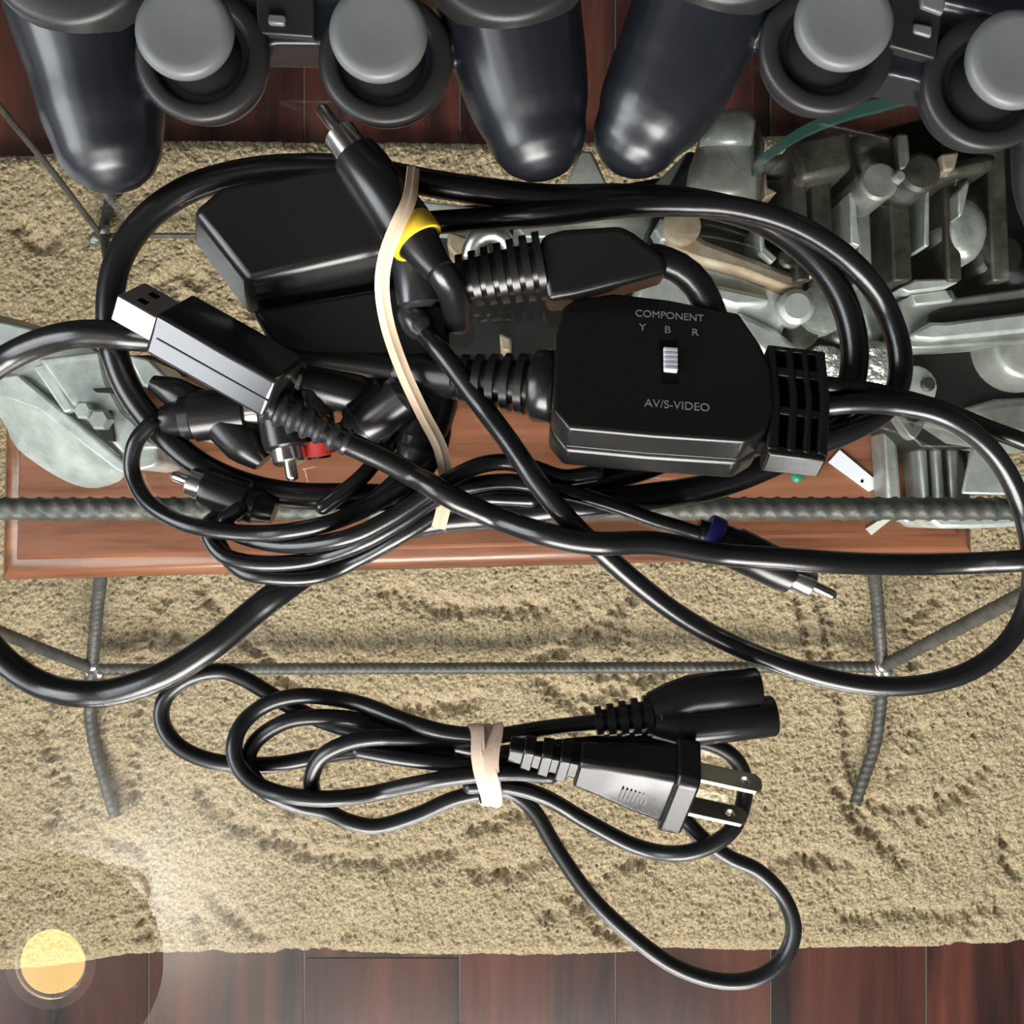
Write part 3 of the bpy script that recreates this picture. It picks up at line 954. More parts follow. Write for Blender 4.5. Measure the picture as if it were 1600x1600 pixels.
controller('black game controller with grey sticks at the upper left, beside the RCA plug',
           [(168, 216, 17.5, 15.6), (162, 180, 18, 17.2), (149, 110, 19, 18.2), (125, 20, 22, 19.5), (105, -70, 24, 21)],
           [(838, 203, 16.5, 14.6), (830, 170, 17, 16.8), (815, 105, 19, 18.8), (798, 20, 22, 20), (785, -70, 24, 21)],
           (285, 42), (590, 46), (0.014, 0.020),
           [(112, -92, 0.0240), (790, -100, 0.0245)],
           [([(398, -40), (492, -40), (490, 58), (402, 52)], 22, 31.5, M_podtop), ([(418, 20), (446, 22), (444, 38), (418, 36)], 30, 33, M_graykey)], None)
controller('black game controller with grey sticks, lying turned at the upper right',
           [(998, 206, 16.0, 13.2), (1012, 182, 17, 15.6), (1044, 128, 18, 17.6), (1076, 55, 20, 18.6), (1102, -10, 22, 19.4), (1130, -90, 24, 21)],
           [(1684, 335, 16.5, 14.5), (1682, 290, 17, 17), (1690, 200, 19, 18.8), (1705, 100, 22, 20), (1720, 0, 24, 21)],
           (1322, 28), (1592, 88), (0.012, 0.030),
           [(1140, -125, 0.0240)],
           [([(1392, -30), (1478, -10), (1462, 92), (1390, 72)], 22, 33.0, M_podtop), ([(1390, 74), (1460, 92), (1448, 135), (1370, 112)], 16, 27, M_podtop),
            ([(1438, -12), (1480, -6), (1474, 22), (1440, 10)], 32, 34.5, M_graykey), ([(1428, 34), (1458, 40), (1456, 58), (1428, 50)], 32, 34, M_graykey)], None)

# ------------------------------------------------------------------ cables: a height field keeps them stacked
G = 0.001
NX, NY = 760, 560
HF = np.zeros((NY, NX), np.float32)
GX0, GY0 = -0.38, -0.28


def hf_patch(x, y, r):
    i0, i1 = int((x - r - GX0) / G), int((x + r - GX0) / G) + 2
    j0, j1 = int((y - r - GY0) / G), int((y + r - GY0) / G) + 2
    i0, j0, i1, j1 = max(i0, 0), max(j0, 0), min(i1, NX), min(j1, NY)
    if i1 <= i0 or j1 <= j0: return None
    xs = GX0 + np.arange(i0, i1) * G - x
    ys = GY0 + np.arange(j0, j1) * G - y
    d2 = xs[None, :] ** 2 + ys[:, None] ** 2
    return (slice(j0, j1), slice(i0, i1)), d2


def stamp_disc(p, r, top=None):
    q = hf_patch(p[0], p[1], r)
    if q is None: return
    s, d2 = q
    h = np.where(d2 < r * r, (p[2] + np.sqrt(np.maximum(r * r - d2, 0))) if top is None else top, 0)
    HF[s] = np.maximum(HF[s], h)


def route(pts, r, slope=0.45, self_lag=10, auto=True, squash=1.0):
    """pts: (px, py[, z mm of the centre line]); without z the cable rests on whatever lies below"""
    rows = [(p[0], p[1], p[2] if len(p) > 2 and p[2] is not None else -1.0) for p in pts]
    given = np.array([q[2] for q in rows])
    q = catmull([(a, b) for a, b, _ in rows], 5.5)
    # heights given at control points are interpolated along the path; -1 = free
    ctrl = []
    k = 0
    for a, b, _ in rows:
        d = np.hypot(q[k:, 0] - a, q[k:, 1] - b)
        k = k + int(np.argmin(d[:80])) if k else int(np.argmin(d[:3]))
        ctrl.append(k)
    n = len(q)
    zmin = np.full(n, r * 1000.0)
    force = np.zeros(n, bool)
    for (i0, z0), (i1, z1) in zip(list(zip(ctrl, given))[:-1], list(zip(ctrl, given))[1:]):
        if z0 >= 0 and z1 >= 0:
            zmin[i0:i1 + 1] = np.linspace(z0, z1, i1 - i0 + 1)
            force[i0:i1 + 1] = True
    z = zmin.copy() / 1000
    for it in range(2):
        d = CZ - z
        x = (q[:, 0] - 800) * d / F
        y = (800 - q[:, 1]) * d / F
        zz = zmin / 1000
        if auto:
            saved = HF.copy()
            for i in range(n):
                if i >= self_lag:
                    j = i - self_lag
                    stamp_disc((x[j], y[j], zz[j]), r)
                if force[i]: continue
                pt = hf_patch(x[i], y[i], r)
                if pt is None: continue
                s, d2 = pt
                m = d2 < r * r
                h = HF[s]
                m &= h > 0
                if m.any():
                    zz[i] = max(zz[i], float((h[m] + np.sqrt(np.maximum(r * r - d2[m], 0)) * squash).max()))
            HF[:] = saved
            for a in range(1, n):
                if not force[a]: zz[a] = max(zz[a], zz[a - 1] - slope * 0.001)
            for a in range(n - 2, -1, -1):
                if not force[a]: zz[a] = max(zz[a], zz[a + 1] - slope * 0.001)
            ker = np.hanning(11)
            ker /= ker.sum()
            zp = np.pad(zz, 6, 'edge')
            mx = np.max(np.stack([zp[k:k + n] for k in range(13)]), 0)
            mx = np.where(force, zz, mx)
            sm = np.convolve(np.pad(mx, 5, 'edge'), ker, 'valid')
            sm = np.convolve(np.pad(sm, 5, 'edge'), ker, 'valid')
            zz = sm
            zz = np.maximum(zz, r)
        z = zz
    d = CZ - z
    x = (q[:, 0] - 800) * d / F
    y = (800 - q[:, 1]) * d / F
    for i in range(n): stamp_disc((x[i], y[i], z[i]), r)
    return [Vector((x[i], y[i], z[i])) for i in range(n)]


def rca(root, tip, tail, z0, z1, band, S=1.0, name='plug', bf=0.735):
    """RCA plug from pin tip to strain relief; returns the plug body"""
    A, B = P(*tip, z0), P(*tail, z1)
    L = (B - A).length
    t = (B - A).normalized()
    k = L / 0.048
    k2 = S
    def at(f): return A + t * (L * f)
    b = MB()
    b.lathe(at(0.30), B, [(0, 0.0046 * k2), (0.0006, 0.0056 * k2), (0.004 * k, 0.0060 * k2), (0.0205 * k, 0.0063 * k2), (0.0215 * k, 0.0056 * k2),
                          (0.0255 * k, 0.0054 * k2), (0.0262 * k, 0.0048 * k2), (0.0336 * k, 0.0034 * k2)], 24)
    body = b.build(name, M_plastic, root, smooth=40)
    m = MB()
    m.lathe(at(0.17), B, [(0, 0.0036 * k2), (0.0004, 0.0041 * k2), (0.0068 * k, 0.0042 * k2)], 20)
    m.build('ground_collar', M_nickel, body)
    m = MB()
    m.lathe(A, B, [(0, 0.0006), (0.0006, 0.0013 * k2), (0.0012, 0.0016 * k2), (0.010 * k, 0.0016 * k2)], 14)
    m.build('pin', M_nickel, body)
    if band:
        m = MB()
        m.lathe(at(bf), B, [(0, 0.0060 * k2), (0.0006, 0.0063 * k2), (0.0042 * k, 0.0063 * k2), (0.0048 * k, 0.0060 * k2)], 24)
        m.build('colour_band', band, body)
    for f in np.linspace(0, 1, 14):
        p = A.lerp(B, f)
        stamp_disc((p.x, p.y, p.z), 0.0066 * S if f > 0.3 else 0.0044)
    return body


# --- component video cable with its switch box
vc = empty('video_cable', P(1030, 640, 0), 'thick black component video cable with a switch box, coiled on the glass', 'cable')
fat = MB()
path = route([(1085, 690), (1040, 716), (980, 738), (900, 762), (830, 776), (740, 778), (640, 778), (550, 776), (460, 774), (380, 758), (305, 722), (238, 660), (192, 590), (172, 505),
              (182, 415), (225, 345), (290, 298), (370, 272), (460, 262), (560, 266), (700, 291), (850, 309), (980, 309), (1090, 317), (1190, 345), (1268, 400), (1315, 465),
              (1335, 540), (1328, 605), (1300, 655), (1255, 698), (1190, 732), (1110, 760), (1010, 777), (900, 790), (790, 803), (690, 812), (610, 828), (545, 848.5), (485, 890), (410, 945, 7.5), (330, 1010, 10.2),
              (245, 1060, 10.2), (150, 1084, 7.0), (60, 1068), (-15, 1010), (-62, 920), (-84, 800), (-80, 690), (-40, 600), (40, 545), (125, 522), (220, 528), (320, 540), (420, 552), (520, 566), (600, 578, None)], 0.0041)
fat.tube(path, 0.0041, 18, round_caps=True)
fat.build('cable', M_cable, vc, smooth=60)

t = route([(560, 352), (640, 350), (720, 345), (800, 340), (880, 333), (970, 322), (1070, 320), (1150, 326), (1240, 352), (1318, 400), (1372, 460), (1402, 530), (1406, 590), (1384, 638), (1338, 668), (1285, 690), (1240, 705)], 0.0035)
mb = MB()
mb.tube(t, 0.0035, 16, round_caps=True)
mb.build('tail_cable', M_cable, vc, smooth=60)

# thin cores looped at the left
for pts in ([(360, 800), (335, 830), (370, 887), (430, 902), (500, 899), (570, 869), (640, 829), (705, 790), (760, 778), (830, 780)],
            [(365, 795), (325, 822), (345, 864), (400, 880), (480, 876), (560, 851), (630, 813), (690, 774), (745, 757), (800, 753), (860, 762), (910, 764)],
            [(375, 795), (350, 815), (378, 838), (450, 852), (540, 841), (610, 809), (670, 770), (712, 744), (750, 727), (790, 722), (832, 731), (880, 746), (930, 740)],
            [(655, 635), (605, 700), (560, 750), (505, 792)], [(695, 650), (645, 722), (590, 776), (530, 812)],
            [(236, 662), (212, 692), (206, 735), (228, 782), (275, 813), (340, 829), (420, 833), (500, 821), (570, 796), (632, 760), (676, 722), (692, 680), (690, 640)]):
    q = route(pts, 0.0024)
    mb = MB()
    mb.tube(q, 0.0024, 14, round_caps=True)
    mb.build('core_wire', M_cable, vc, smooth=60)

q = route([(850, 762), (900, 772), (960, 790), (1020, 812), (1075, 828), (1112, 840)], 0.0022)
mb = MB()
mb.tube(q, 0.0022, 14, round_caps=True)
mb.build('core_wire', M_cable, vc, smooth=60)

rca(vc, (1306, 932), (1088, 827), 7, 7, M_blue, S=1.0, bf=0.84)

# cluster of RCA plugs beneath the USB plug
rca(vc, (268, 742), (430, 800), 8, 8, None, 1.05)
rca(vc, (458, 752), (430, 590), 16, 12, None, 1.15)
mb = MB()
mb.lathe(P(486, 610, 9), P(500, 725, 7), [(0, 0.0056), (0.0135, 0.0060), (0.0140, 0.0052), (0.0200, 0.0034)], 20)
rp = mb.build('plug', M_plastic, vc, smooth=40)
mb = MB()
mb.lathe(P(493, 682, 9), P(500, 725, 7), [(0, 0.0050), (0.0005, 0.0058), (0.0048, 0.0056), (0.0053, 0.0046)], 20)
mb.build('colour_band', M_red, rp, smooth=40)
rca(vc, (445, 636), (255, 656), 9, 7, None, 1.2)
rca(vc, (650, 585), (543, 690), 12, 9, None, 1.3)
rca(vc, (700, 560), (640, 728), 9, 8, None, 1.25)
mb = MB()
mb.lathe(P(640, 615, 16), P(560, 675, 12), [(0, 0.0040), (0.002, 0.0062), (0.011, 0.0066), (0.016, 0.0060), (0.017, 0.0040)], 20)
mb.build('plug', M_usbgrey, vc, smooth=40)
mb = MB()
mb.lathe(P(470, 592, 8), P(610, 625, 8), [(0, 0.0040), (0.002, 0.0070), (0.018, 0.0074), (0.022, 0.0060), (0.028, 0.0036)], 20)
mb.build('plug', M_plastic, vc, smooth=40)
mb = MB()
mb.loft([P(x, y, 14) for x, y in [(390, 482), (640, 440), (705, 480), (705, 560), (560, 572), (430, 552)]], [P(x, y, 4) for x, y in [(405, 505), (640, 462), (695, 495), (695, 572), (560, 590), (440, 565)]])
mb.build('adapter_plug', M_plastic, vc, bevel=0.002, segs=3)

for (xa_, ya_, za_), (xb2, yb2, zb2), rr_ in (((340, 648, 8), (412, 722, 8), 0.0066), ((330, 640, 6), (238, 598, 5), 0.0048)):
    mb = MB()
    A, B = P(xa_, ya_, za_), P(xb2, yb2, zb2)
    L = (B - A).length
    mb.lathe(A, B, [(0, rr_ * 0.7), (0.002, rr_), (L * 0.6, rr_), (L * 0.75, rr_ * 0.85), (L, rr_ * 0.5)], 20)
    mb.build('plug', M_plastic, vc, smooth=40)
# adapter plug 1: wide wedge box under the yellow plug
top = [(300, 330), (345, 290), (480, 262), (620, 245), (652, 300), (640, 381), (388, 441)]
bot = [(300, 376), (345, 330), (480, 310), (610, 300), (640, 345), (650, 455), (390, 497)]
mb = MB()
mb.loft([P(x, y, 22) for x, y in top], [P(x, y, 5) for x, y in bot])
mb.build('adapter_plug', M_plastic, vc, bevel=0.0022, segs=3)
# adapter plug 2 with its ribbed strain relief
top = [(838, 392), (850, 365), (880, 357), (970, 351), (990, 362), (1038, 398), (1046, 425), (960, 447), (900, 462), (855, 470)]
bot = [(838, 415), (850, 385), (880, 377), (970, 372), (990, 382), (1030, 415), (1036, 445), (960, 468), (900, 485), (855, 490)]
mb = MB()
mb.loft([P(x, y, 24) for x, y in top], [P(x, y, 9) for x, y in bot])
mb.build('adapter_plug', M_plastic, vc, bevel=0.002, segs=3)
mb = MB()
A, B = P(850, 415, 17), P(690, 445, 15)
prof = []
L = (B - A).length
for k in range(8):
    a = k / 8
    r = 0.0098 - 0.0030 * a
    prof += [(L * a, r), (L * (a + 0.07), r), (L * (a + 0.075), r * 0.72), (L * (a + 0.12), r * 0.72)]
mb.lathe(A, B, prof, 20)
mb.build('strain_relief', M_plastic, vc, smooth=30)
q = catmull([tuple(P(1025, 405, 17)), tuple(P(1060, 418, 17)), tuple(P(1092, 448, 15)), tuple(P(1115, 500, 12)), tuple(P(1128, 560, 9))], 0.003)
mb = MB()
mb.tube([Vector(v) for v in q], 0.0044, 16, round_caps=True)
mb.build('cable', M_cable, vc, smooth=60)
mb = MB()
q = catmull([tuple(P(672, 402, 33)), tuple(P(692, 430, 31)), tuple(P(708, 460, 24)), tuple(P(715, 500, 14))], 0.003)
mb.tube([Vector(v) for v in q], 0.0042, 14, round_caps=True)
mb.build('cable', M_cable, vc, smooth=60)

# yellow video plug
rca(vc, (500, 166), (686, 424), 23, 34, M_yellow, 1.2)
# a black-blue plug behind the tie
mb = MB()
mb.lathe(P(640, 372, 19), P(652, 470, 17), [(0, 0.005), (0.001, 0.0058), (0.018, 0.006), (0.0195, 0.004)], 20)
mb.build('plug', M_usbgrey, vc, smooth=40)

# switch box, propped up on its cables: front edge high, back edge low
yaw, tilt = math.radians(-4.5), math.radians(30)
u = Vector((math.cos(yaw), math.sin(yaw), 0))
v0 = Vector((-math.sin(yaw), math.cos(yaw), 0))
vv = v0 * math.cos(tilt) - Vector((0, 0, 1)) * math.sin(tilt)
nn = u.cross(vv)
BC = P(1030, 580, 31)


def bp_(x, y, h=0.0): return on_plane(x, y, BC, nn) + nn * (h / 1000.0)


def slab(poly, h0, h1, mb=None):
    mb = mb or MB()
    t = [bp_(x, y, h0) for x, y in poly]
    mb.loft(t, [p - nn * ((h0 - h1) / 1000.0) for p in t])
    return mb


body_poly = [(868, 520), (880, 478), (900, 466), (960, 457), (1045, 467), (1155, 488), (1188, 536), (1206, 575), (1210, 640), (1198, 672), (1166, 690), (1020, 680), (887, 668), (864, 640)]
sb = slab(body_poly, 0, -9.3).build('switch_box', M_plastic, vc, bevel=0.0011, segs=3)
slab([(x * 0.985 + 1030 * 0.015, y * 0.985 + 575 * 0.015) for x, y in body_poly], -9.0, -10.4).build('seam', M_plastic, sb, bevel=0.0003)
low_poly = [(x * 1.0, y) for x, y in body_poly]
slab(low_poly, -10.0, -19).build('box_underside', M_plastic, sb, bevel=0.0016, segs=3)
# ribbed strain relief at the right end
mb = slab([(1195, 548), (1282, 556), (1292, 640), (1282, 695), (1190, 682)], -3.2, -9)
core = mb.build('strain_core', M_hole, vc, bevel=0.0008)  # core in flat black: shade between the ribs put into colour
mb = MB()
for x0, x1 in ((1198, 1214), (1229, 1241), (1254, 1264), (1276, 1291)):
    dx = 8
    slab([(x0, 540 if x0 < 1200 else 536 + (x0 - 1215) * 0.15), (x1, 537 + (x1 - 1215) * 0.17), (x1 + dx, 620), (x1 + dx - 4, 702 + (x1 - 1215) * 0.12), (x0 + dx - 6, 700 + (x0 - 1215) * 0.1), (x0 + dx, 620)], -0.6, -10, mb)
for y0, y1 in ((534, 541), (566, 580), (627, 640), (690, 706)):
    slab([(1200, y0), (1290, y0 + 11), (1294, y1 + 11), (1202, y1)], -0.9, -9.5, mb)
mb.build('strain_relief', M_plastic, vc, bevel=0.0007)
# slide switch
slab([(1029, 530), (1058, 532), (1060, 602), (1034, 600)], 0.12, -0.5).build('switch_slot_shade', M_hole, sb, smooth=0)  # flat black piece on the box, painting the shade of the recess
mb = MB()
for k in range(5):
    y = 547 + k * 7.4
    slab([(1036, y), (1058, y + 1.5), (1058, y + 6.2), (1037, y + 4.8)], 1.5, 0, mb)
slab([(1036, 546), (1058, 548), (1058, 584), (1037, 582)], 0.9, 0, mb)
mb.build('slider', M_knob, sb, bevel=0.0002)


def lettering(txt, x, y, size, h=0.14, stretch=1.0):
    cu = bpy.data.curves.new('text', 'FONT')
    cu.body = txt
    cu.size = size
    cu.align_x = 'CENTER'
    cu.align_y = 'CENTER'
    cu.extrude = 0.00004
    to = bpy.data.objects.new('text', cu)
    COL.objects.link(to)
    dg = bpy.context.evaluated_depsgraph_get()
    me = bpy.data.meshes.new_from_object(to.evaluated_get(dg))
    bpy.data.objects.remove(to)
    M = frame(bp_(x, y, h), u, vv, nn)
    M2 = Matrix.Translation(-root_loc(vc)) @ M @ Matrix.Diagonal((stretch, 1, 1, 1))
    me.transform(M2)
    me.materials.clear()
    me.materials.append(M_print)
    o = bpy.data.objects.new('lettering', me)
    COL.objects.link(o)
    o.parent = sb
    return o


lettering('COMPONENT', 1046, 494, 0.0035, stretch=0.88)
lettering('Y', 1004, 512, 0.0034)
lettering('B', 1043, 516, 0.0034)
lettering('R', 1086, 520, 0.0034)
lettering('AV/S-VIDEO', 1058, 634, 0.0036, stretch=0.93)

# left end: collar and ribbed relief into the thick cable
mb = MB()
A, B = P(872, 605, 21), P(600, 578, 10)
L = (B - A).length
t = (B - A).normalized()
mb.lathe(A, B, [(0, 0.0094), (0.0012, 0.0104), (0.0060, 0.0104), (0.0072, 0.0094)], 28)
mb.build('collar', M_plastic, vc, smooth=40)
mb = MB()
prof = [(0.006, 0.0080)]
for k in range(5):
    a = 0.0075 + k * 0.0042
    r = 0.0088 - 0.00045 * k
    prof += [(a, r * 0.78), (a + 0.0012, r * 0.78), (a + 0.0014, r), (a + 0.0036, r), (a + 0.0039, r * 0.78)]
prof += [(0.030, 0.0066), (L, 0.0050)]
mb.lathe(A, B, prof, 24)
mb.build('strain_relief', M_plastic, vc, smooth=30)
q = catmull([tuple(P(640, 582, 11)), tuple(P(560, 570, 10)), tuple(P(480, 560, 9.5)), tuple(P(420, 553, 9))], 0.003)
mb = MB()
mb.tube([Vector(v_) for v_ in q], list(np.linspace(0.0056, 0.0044, len(q))), 18)
mb.build('cable_sleeve', M_cable, vc, smooth=60)
for k in range(24):
    p = A.lerp(B, k / 23)
    stamp_disc((p.x, p.y, p.z - 0.004), 0.006)

# tails leaving the right end of the box
q = route([(1285, 602, 18), (1340, 608, 14), (1400, 620), (1470, 640), (1540, 668), (1610, 695), (1680, 735), (1725, 800), (1730, 880)], 0.0027)
mb = MB()
mb.tube(q, 0.0027, 14, round_caps=True)
mb.build('tail_cable', M_cable, vc, smooth=60)
q = route([(1280, 635, 18), (1340, 630, 15), (1400, 633), (1460, 645), (1510, 670), (1550, 706), (1580, 752), (1602, 812), (1613, 880), (1606, 945), (1575, 1003), (1520, 1046), (1450, 1068), (1370, 1072),
           (1290, 1059), (1210, 1034), (1130, 1000), (1060, 960), (1000, 915), (945, 867), (890, 815), (840, 755), (795, 690), (750, 630), (705, 570), (668, 525), (642, 492)], 0.0030)
mb = MB()
mb.tube(q, 0.0030, 16, round_caps=True)
mb.build('tail_cable', M_cable, vc, smooth=60)
mb = MB()
mb.tube(q[-7:], [0.0031, 0.0040, 0.0044, 0.0045, 0.0045, 0.0044, 0.0040], 16, round_caps=True)
mb.build('cable_end', M_usbgrey, vc, smooth=60)

# --- twist tie laid over everything
tp = catmull([(*P(646, 262, 31),), (*P(640, 310, 38),), (*P(622, 350, 40.5),), (*P(603, 400, 37),), (*P(597, 450, 32),), (*P(606, 510, 26),), (*P(630, 580, 23),), (*P(660, 645, 19),), (*P(688, 700, 19.5),), (*P(697, 750, 19.5),), (*P(694, 790, 19),), (*P(685, 825, 17.5),)], 0.0025)
mb = MB()
rings = []
n = len(tp)
for i in range(n):
    p = Vector(tp[i])
    t = Vector(tp[min(i + 1, n - 1)]) - Vector(tp[max(i - 1, 0)])
    t.normalize()
    s = t.cross(Vector((0, 0, 1))).normalized()
    s = (s + Vector((0, 0, 1)) * (0.9 * math.exp(-(i / 6.0) ** 2))).normalized()
    nz = s.cross(t)
    w = 0.0020
    rings.append([p - s * w - nz * 0.0002, p - s * 0.0005 - nz * 0.0005, p + s * 0.0005 - nz * 0.0005, p + s * w - nz * 0.0002,
                  p + s * w + nz * 0.0002, p + s * 0.0006 + nz * 0.0003, p + s * 0.0 + nz * 0.00075, p - s * 0.0006 + nz * 0.0003, p - s * w + nz * 0.0002])
    stamp_disc((p.x, p.y, p.z), 0.002, top=p.z + 0.0008)
mb.rings(rings)
tag(mb.build('twist_tie', M_tie, smooth=40, origin=P(640, 560, 12)), 'tan paper twist tie laid across the pile of black cables', 'twist tie')

# --- USB cable, topmost
uc = empty('usb_cable', P(700, 780, 0), 'black USB cable with bright metal plug, running over the other cables to the right', 'cable')
ax = (P(425, 640, 20) - P(225, 528, 20)).normalized()
lat = Vector((-ax.y, ax.x, 0))           # towards the upper right of the picture
roll = math.radians(59)
wv = lat * math.cos(roll) - Vector((0, 0, 1)) * math.sin(roll)
hv = ax.cross(wv)
if hv.z < 0: hv = -hv
UC = P(354, 556, 29)
M = frame(UC, ax, wv, hv)
mb = MB()
mb.box(M @ Matrix.Translation((0, 0, 0.0003)), 0.0365, 0.0195, 0.0124)
ub = mb.build('plug_body', M_usb, uc, bevel=0.0011, segs=3)
mb = MB()
mb.box(M @ Matrix.Translation((0.001, -0.0002, 0.0)), 0.0340, 0.01985, 0.0003)
mb.build('seam', M_usbgrey, ub, smooth=0)
mb = MB()
mb.box(M @ Matrix.Translation((-0.0245, 0, 0.0)), 0.0130, 0.0135, 0.0076)
shl = mb.build('metal_shell', M_bright, uc, bevel=0.0004)
mb = MB()
for y in (-0.0028, 0.0028):
    mb.box(M @ Matrix.Translation((-0.0255, y, 0.00383)), 0.0026, 0.0022, 0.0002)
mb.build('shell_hole_shade', M_hole, shl, smooth=0)  # black patches on the metal, painting the shade inside the openings
for k in range(12):
    p = UC + ax * (-0.018 + 0.036 * k / 11)
    stamp_disc((p.x, p.y, 0.02), 0.006)
q = route([(412, 628, 28), (470, 655, 27), (535, 688, 27), (600, 718, 25.5), (660, 751, 24.5), (722, 786), (790, 815), (860, 837), (930, 849), (1020, 848.5), (1120, 865), (1220, 873), (1330, 880), (1440, 882), (1560, 878), (1650, 870), (1760, 845)], 0.0033)
mb = MB()
mb.tube(q, 0.0033, 16, round_caps=True)
mb.build('cable', M_cable, uc, smooth=60)
mb = MB()
m_ = 26
rr = []
for i in range(m_):
    base_r = 0.0056 - 0.0018 * i / m_
    rr.append(base_r * (1.0 if (i // 2) % 2 == 0 else 0.74))
mb.tube(q[1:1 + m_], rr, 14)
mb.build('strain_relief', M_usbgrey, uc, smooth=30)

# ------------------------------------------------------------------ power cord in the foreground
HF[:] = 0
pc = empty('power_cord', P(760, 1200, 0), 'black power cord bundled with a rubber band at the front of the glass', 'power cord')
strands = [
    [(720, 1190), (640, 1160), (540, 1138), (470, 1112), (415, 1080), (380, 1060), (345, 1049), (300, 1058), (265, 1082), (252, 1112), (260, 1144), (288, 1172), (332, 1189), (385, 1195), (440, 1193), (500, 1182), (580, 1172), (700, 1180)],
    [(560, 1172), (640, 1186), (740, 1196), (830, 1190)],
    [(745, 1172), (680, 1158), (620, 1142), (545, 1123), (470, 1122), (425, 1138), (394, 1166), (388, 1200), (415, 1236), (465, 1258), (510, 1268), (545, 1284), (590, 1291), (650, 1274), (710, 1248), (770, 1236), (800, 1238), (835, 1268), (872, 1330),
     (922, 1400), (982, 1458), (1050, 1507), (1118, 1531), (1178, 1529), (1222, 1500), (1240, 1452), (1224, 1402), (1186, 1362), (1140, 1340), (1100, 1312), (1060, 1270)],
    [(490, 1243), (487, 1215), (503, 1182), (545, 1160), (600, 1152), (680, 1155), (760, 1152), (850, 1138), (935, 1128)],
    [(745, 1150), (690, 1143), (630, 1125), (560, 1099), (480, 1087), (420, 1099), (378, 1132), (366, 1175), (386, 1214), (430, 1238), (500, 1248), (570, 1242), (640, 1227), (720, 1213), (800, 1207), (860, 1212)],
    [(760, 1180), (900, 1165), (1030, 1154), (1098, 1159), (1143, 1180), (1163, 1215), (1160, 1260), (1140, 1300), (1100, 1325), (1050, 1334), (990, 1321), (920, 1285), (850, 1245), (790, 1228), (735, 1228)],
]
mb = MB()
for s_ in strands:
    q = route(s_, 0.0025, slope=0.5)
    mb.tube(q, 0.0024, 14, round_caps=True, flat=1.2)
mb.build('cord', M_cord, pc, smooth=60)

# figure-eight appliance connector
A, B = P(925, 1128, 9), P(1200, 1096, 8)
t = (B - A).normalized()
sd = Vector((t.y, -t.x, 0))
Lc = (B - A).length
mb = MB()
for sgn, l0, l1 in ((1, 0.018, Lc + 0.0016), (-1, 0.018, Lc - 0.002)):
    off0, off1 = sd * sgn * 0.0015, sd * sgn * 0.0043
    pts = [A + t * l0 + off0, A + t * (l0 + 0.006) + sd * sgn * 0.003, A + t * (l0 + 0.012) + off1, A + t * (l0 + 0.02) + off1, A + t * (l1 - 0.0008) + off1, A + t * l1 + off1]
    mb.tube(pts, [0.0052, 0.0060, 0.0062, 0.0062, 0.0060, 0.0054], 20, flat=0.95)
con = mb.build('appliance_connector', M_plastic, pc, smooth=40)
mb = MB()
for sgn in (1, -1):
    e = A + t * (Lc + (0.0017 if sgn > 0 else -0.0019)) + sd * sgn * 0.0043
    mb.lathe(e, e + t, [(-0.0005, 0.0016), (0.00008, 0.0016)], 12)
mb.build('socket_hole_shade', M_hole, con)  # black discs on the connector end, painting the sockets' shade
mb = MB()
prof = []
for k in range(5):
    a = 0.001 + k * 0.0036
    r = 0.0044 + 0.0004 * k
    prof += [(a, r), (a + 0.0020, r), (a + 0.0022, r * 0.76), (a + 0.0034, r * 0.76)]
mb.lathe(A, B, prof + [(0.0200, 0.006)], 18, flat=0.9)
mb.build('strain_relief', M_plastic, pc, smooth=30)

# two-pin plug, rolled so that the blade flats show
ax = (P(1190, 1228, 12) - P(1080, 1204, 12)).normalized()
lat = Vector((ax.y, -ax.x, 0))                      # towards the bottom of the picture
roll = math.radians(35)
wv = lat * math.sin(roll) + Vector((0, 0, 1)) * math.cos(roll)      # blade width axis: up and to the front
sv = lat * math.cos(roll) - Vector((0, 0, 1)) * math.sin(roll)      # blade spacing axis
PC = P(1062, 1228, 15.5)


def sect(a, hs, hw, cs=0.0, cw=0.0):
    c = PC + ax * a + sv * cs + wv * cw
    k = 0.78
    return [c + sv * x * hs + wv * y * hw for x, y in ((-1, -k), (-k, -1), (k, -1), (1, -k), (1, k), (k, 1), (-k, 1), (-1, k))]


mb = MB()
mb.rings([sect(-0.030, 0.0055, 0.0045), sect(-0.022, 0.0070, 0.0052), sect(-0.012, 0.0092, 0.0062), sect(-0.003, 0.0104, 0.0070)])
pb = mb.build('plug_body', M_plastic, pc, bevel=0.0008)
mb = MB()
mb.rings([sect(-0.0035, 0.0124, 0.0088), sect(0.0030, 0.0124, 0.0088)])
mb.build('plug_flange', M_plastic, pb, bevel=0.0009)
mb = MB()
for k in range(7):
    mb.box(frame(PC + ax * (-0.0165 + 0.0012 * k) + sv * 0.0015 + wv * (0.0062 + 0.00022 * 0), ax, sv, wv), 0.0005, 0.0045, 0.0006)
mb.build('moulded_mark', M_plastic, pb, smooth=0)
mb = MB()
for k in range(3):
    a = -0.034 - 0.0052 * k
    mb.rings([sect(a - 0.0016, 0.0050 - 0.0004 * k, 0.0042 - 0.0004 * k), sect(a + 0.0016, 0.0052 - 0.0004 * k, 0.0044 - 0.0004 * k)])
mb.rings([sect(-0.050, 0.0030, 0.0028), sect(-0.028, 0.0036, 0.0032)])
mb.build('strain_relief', M_plastic, pc, bevel=0.0004)
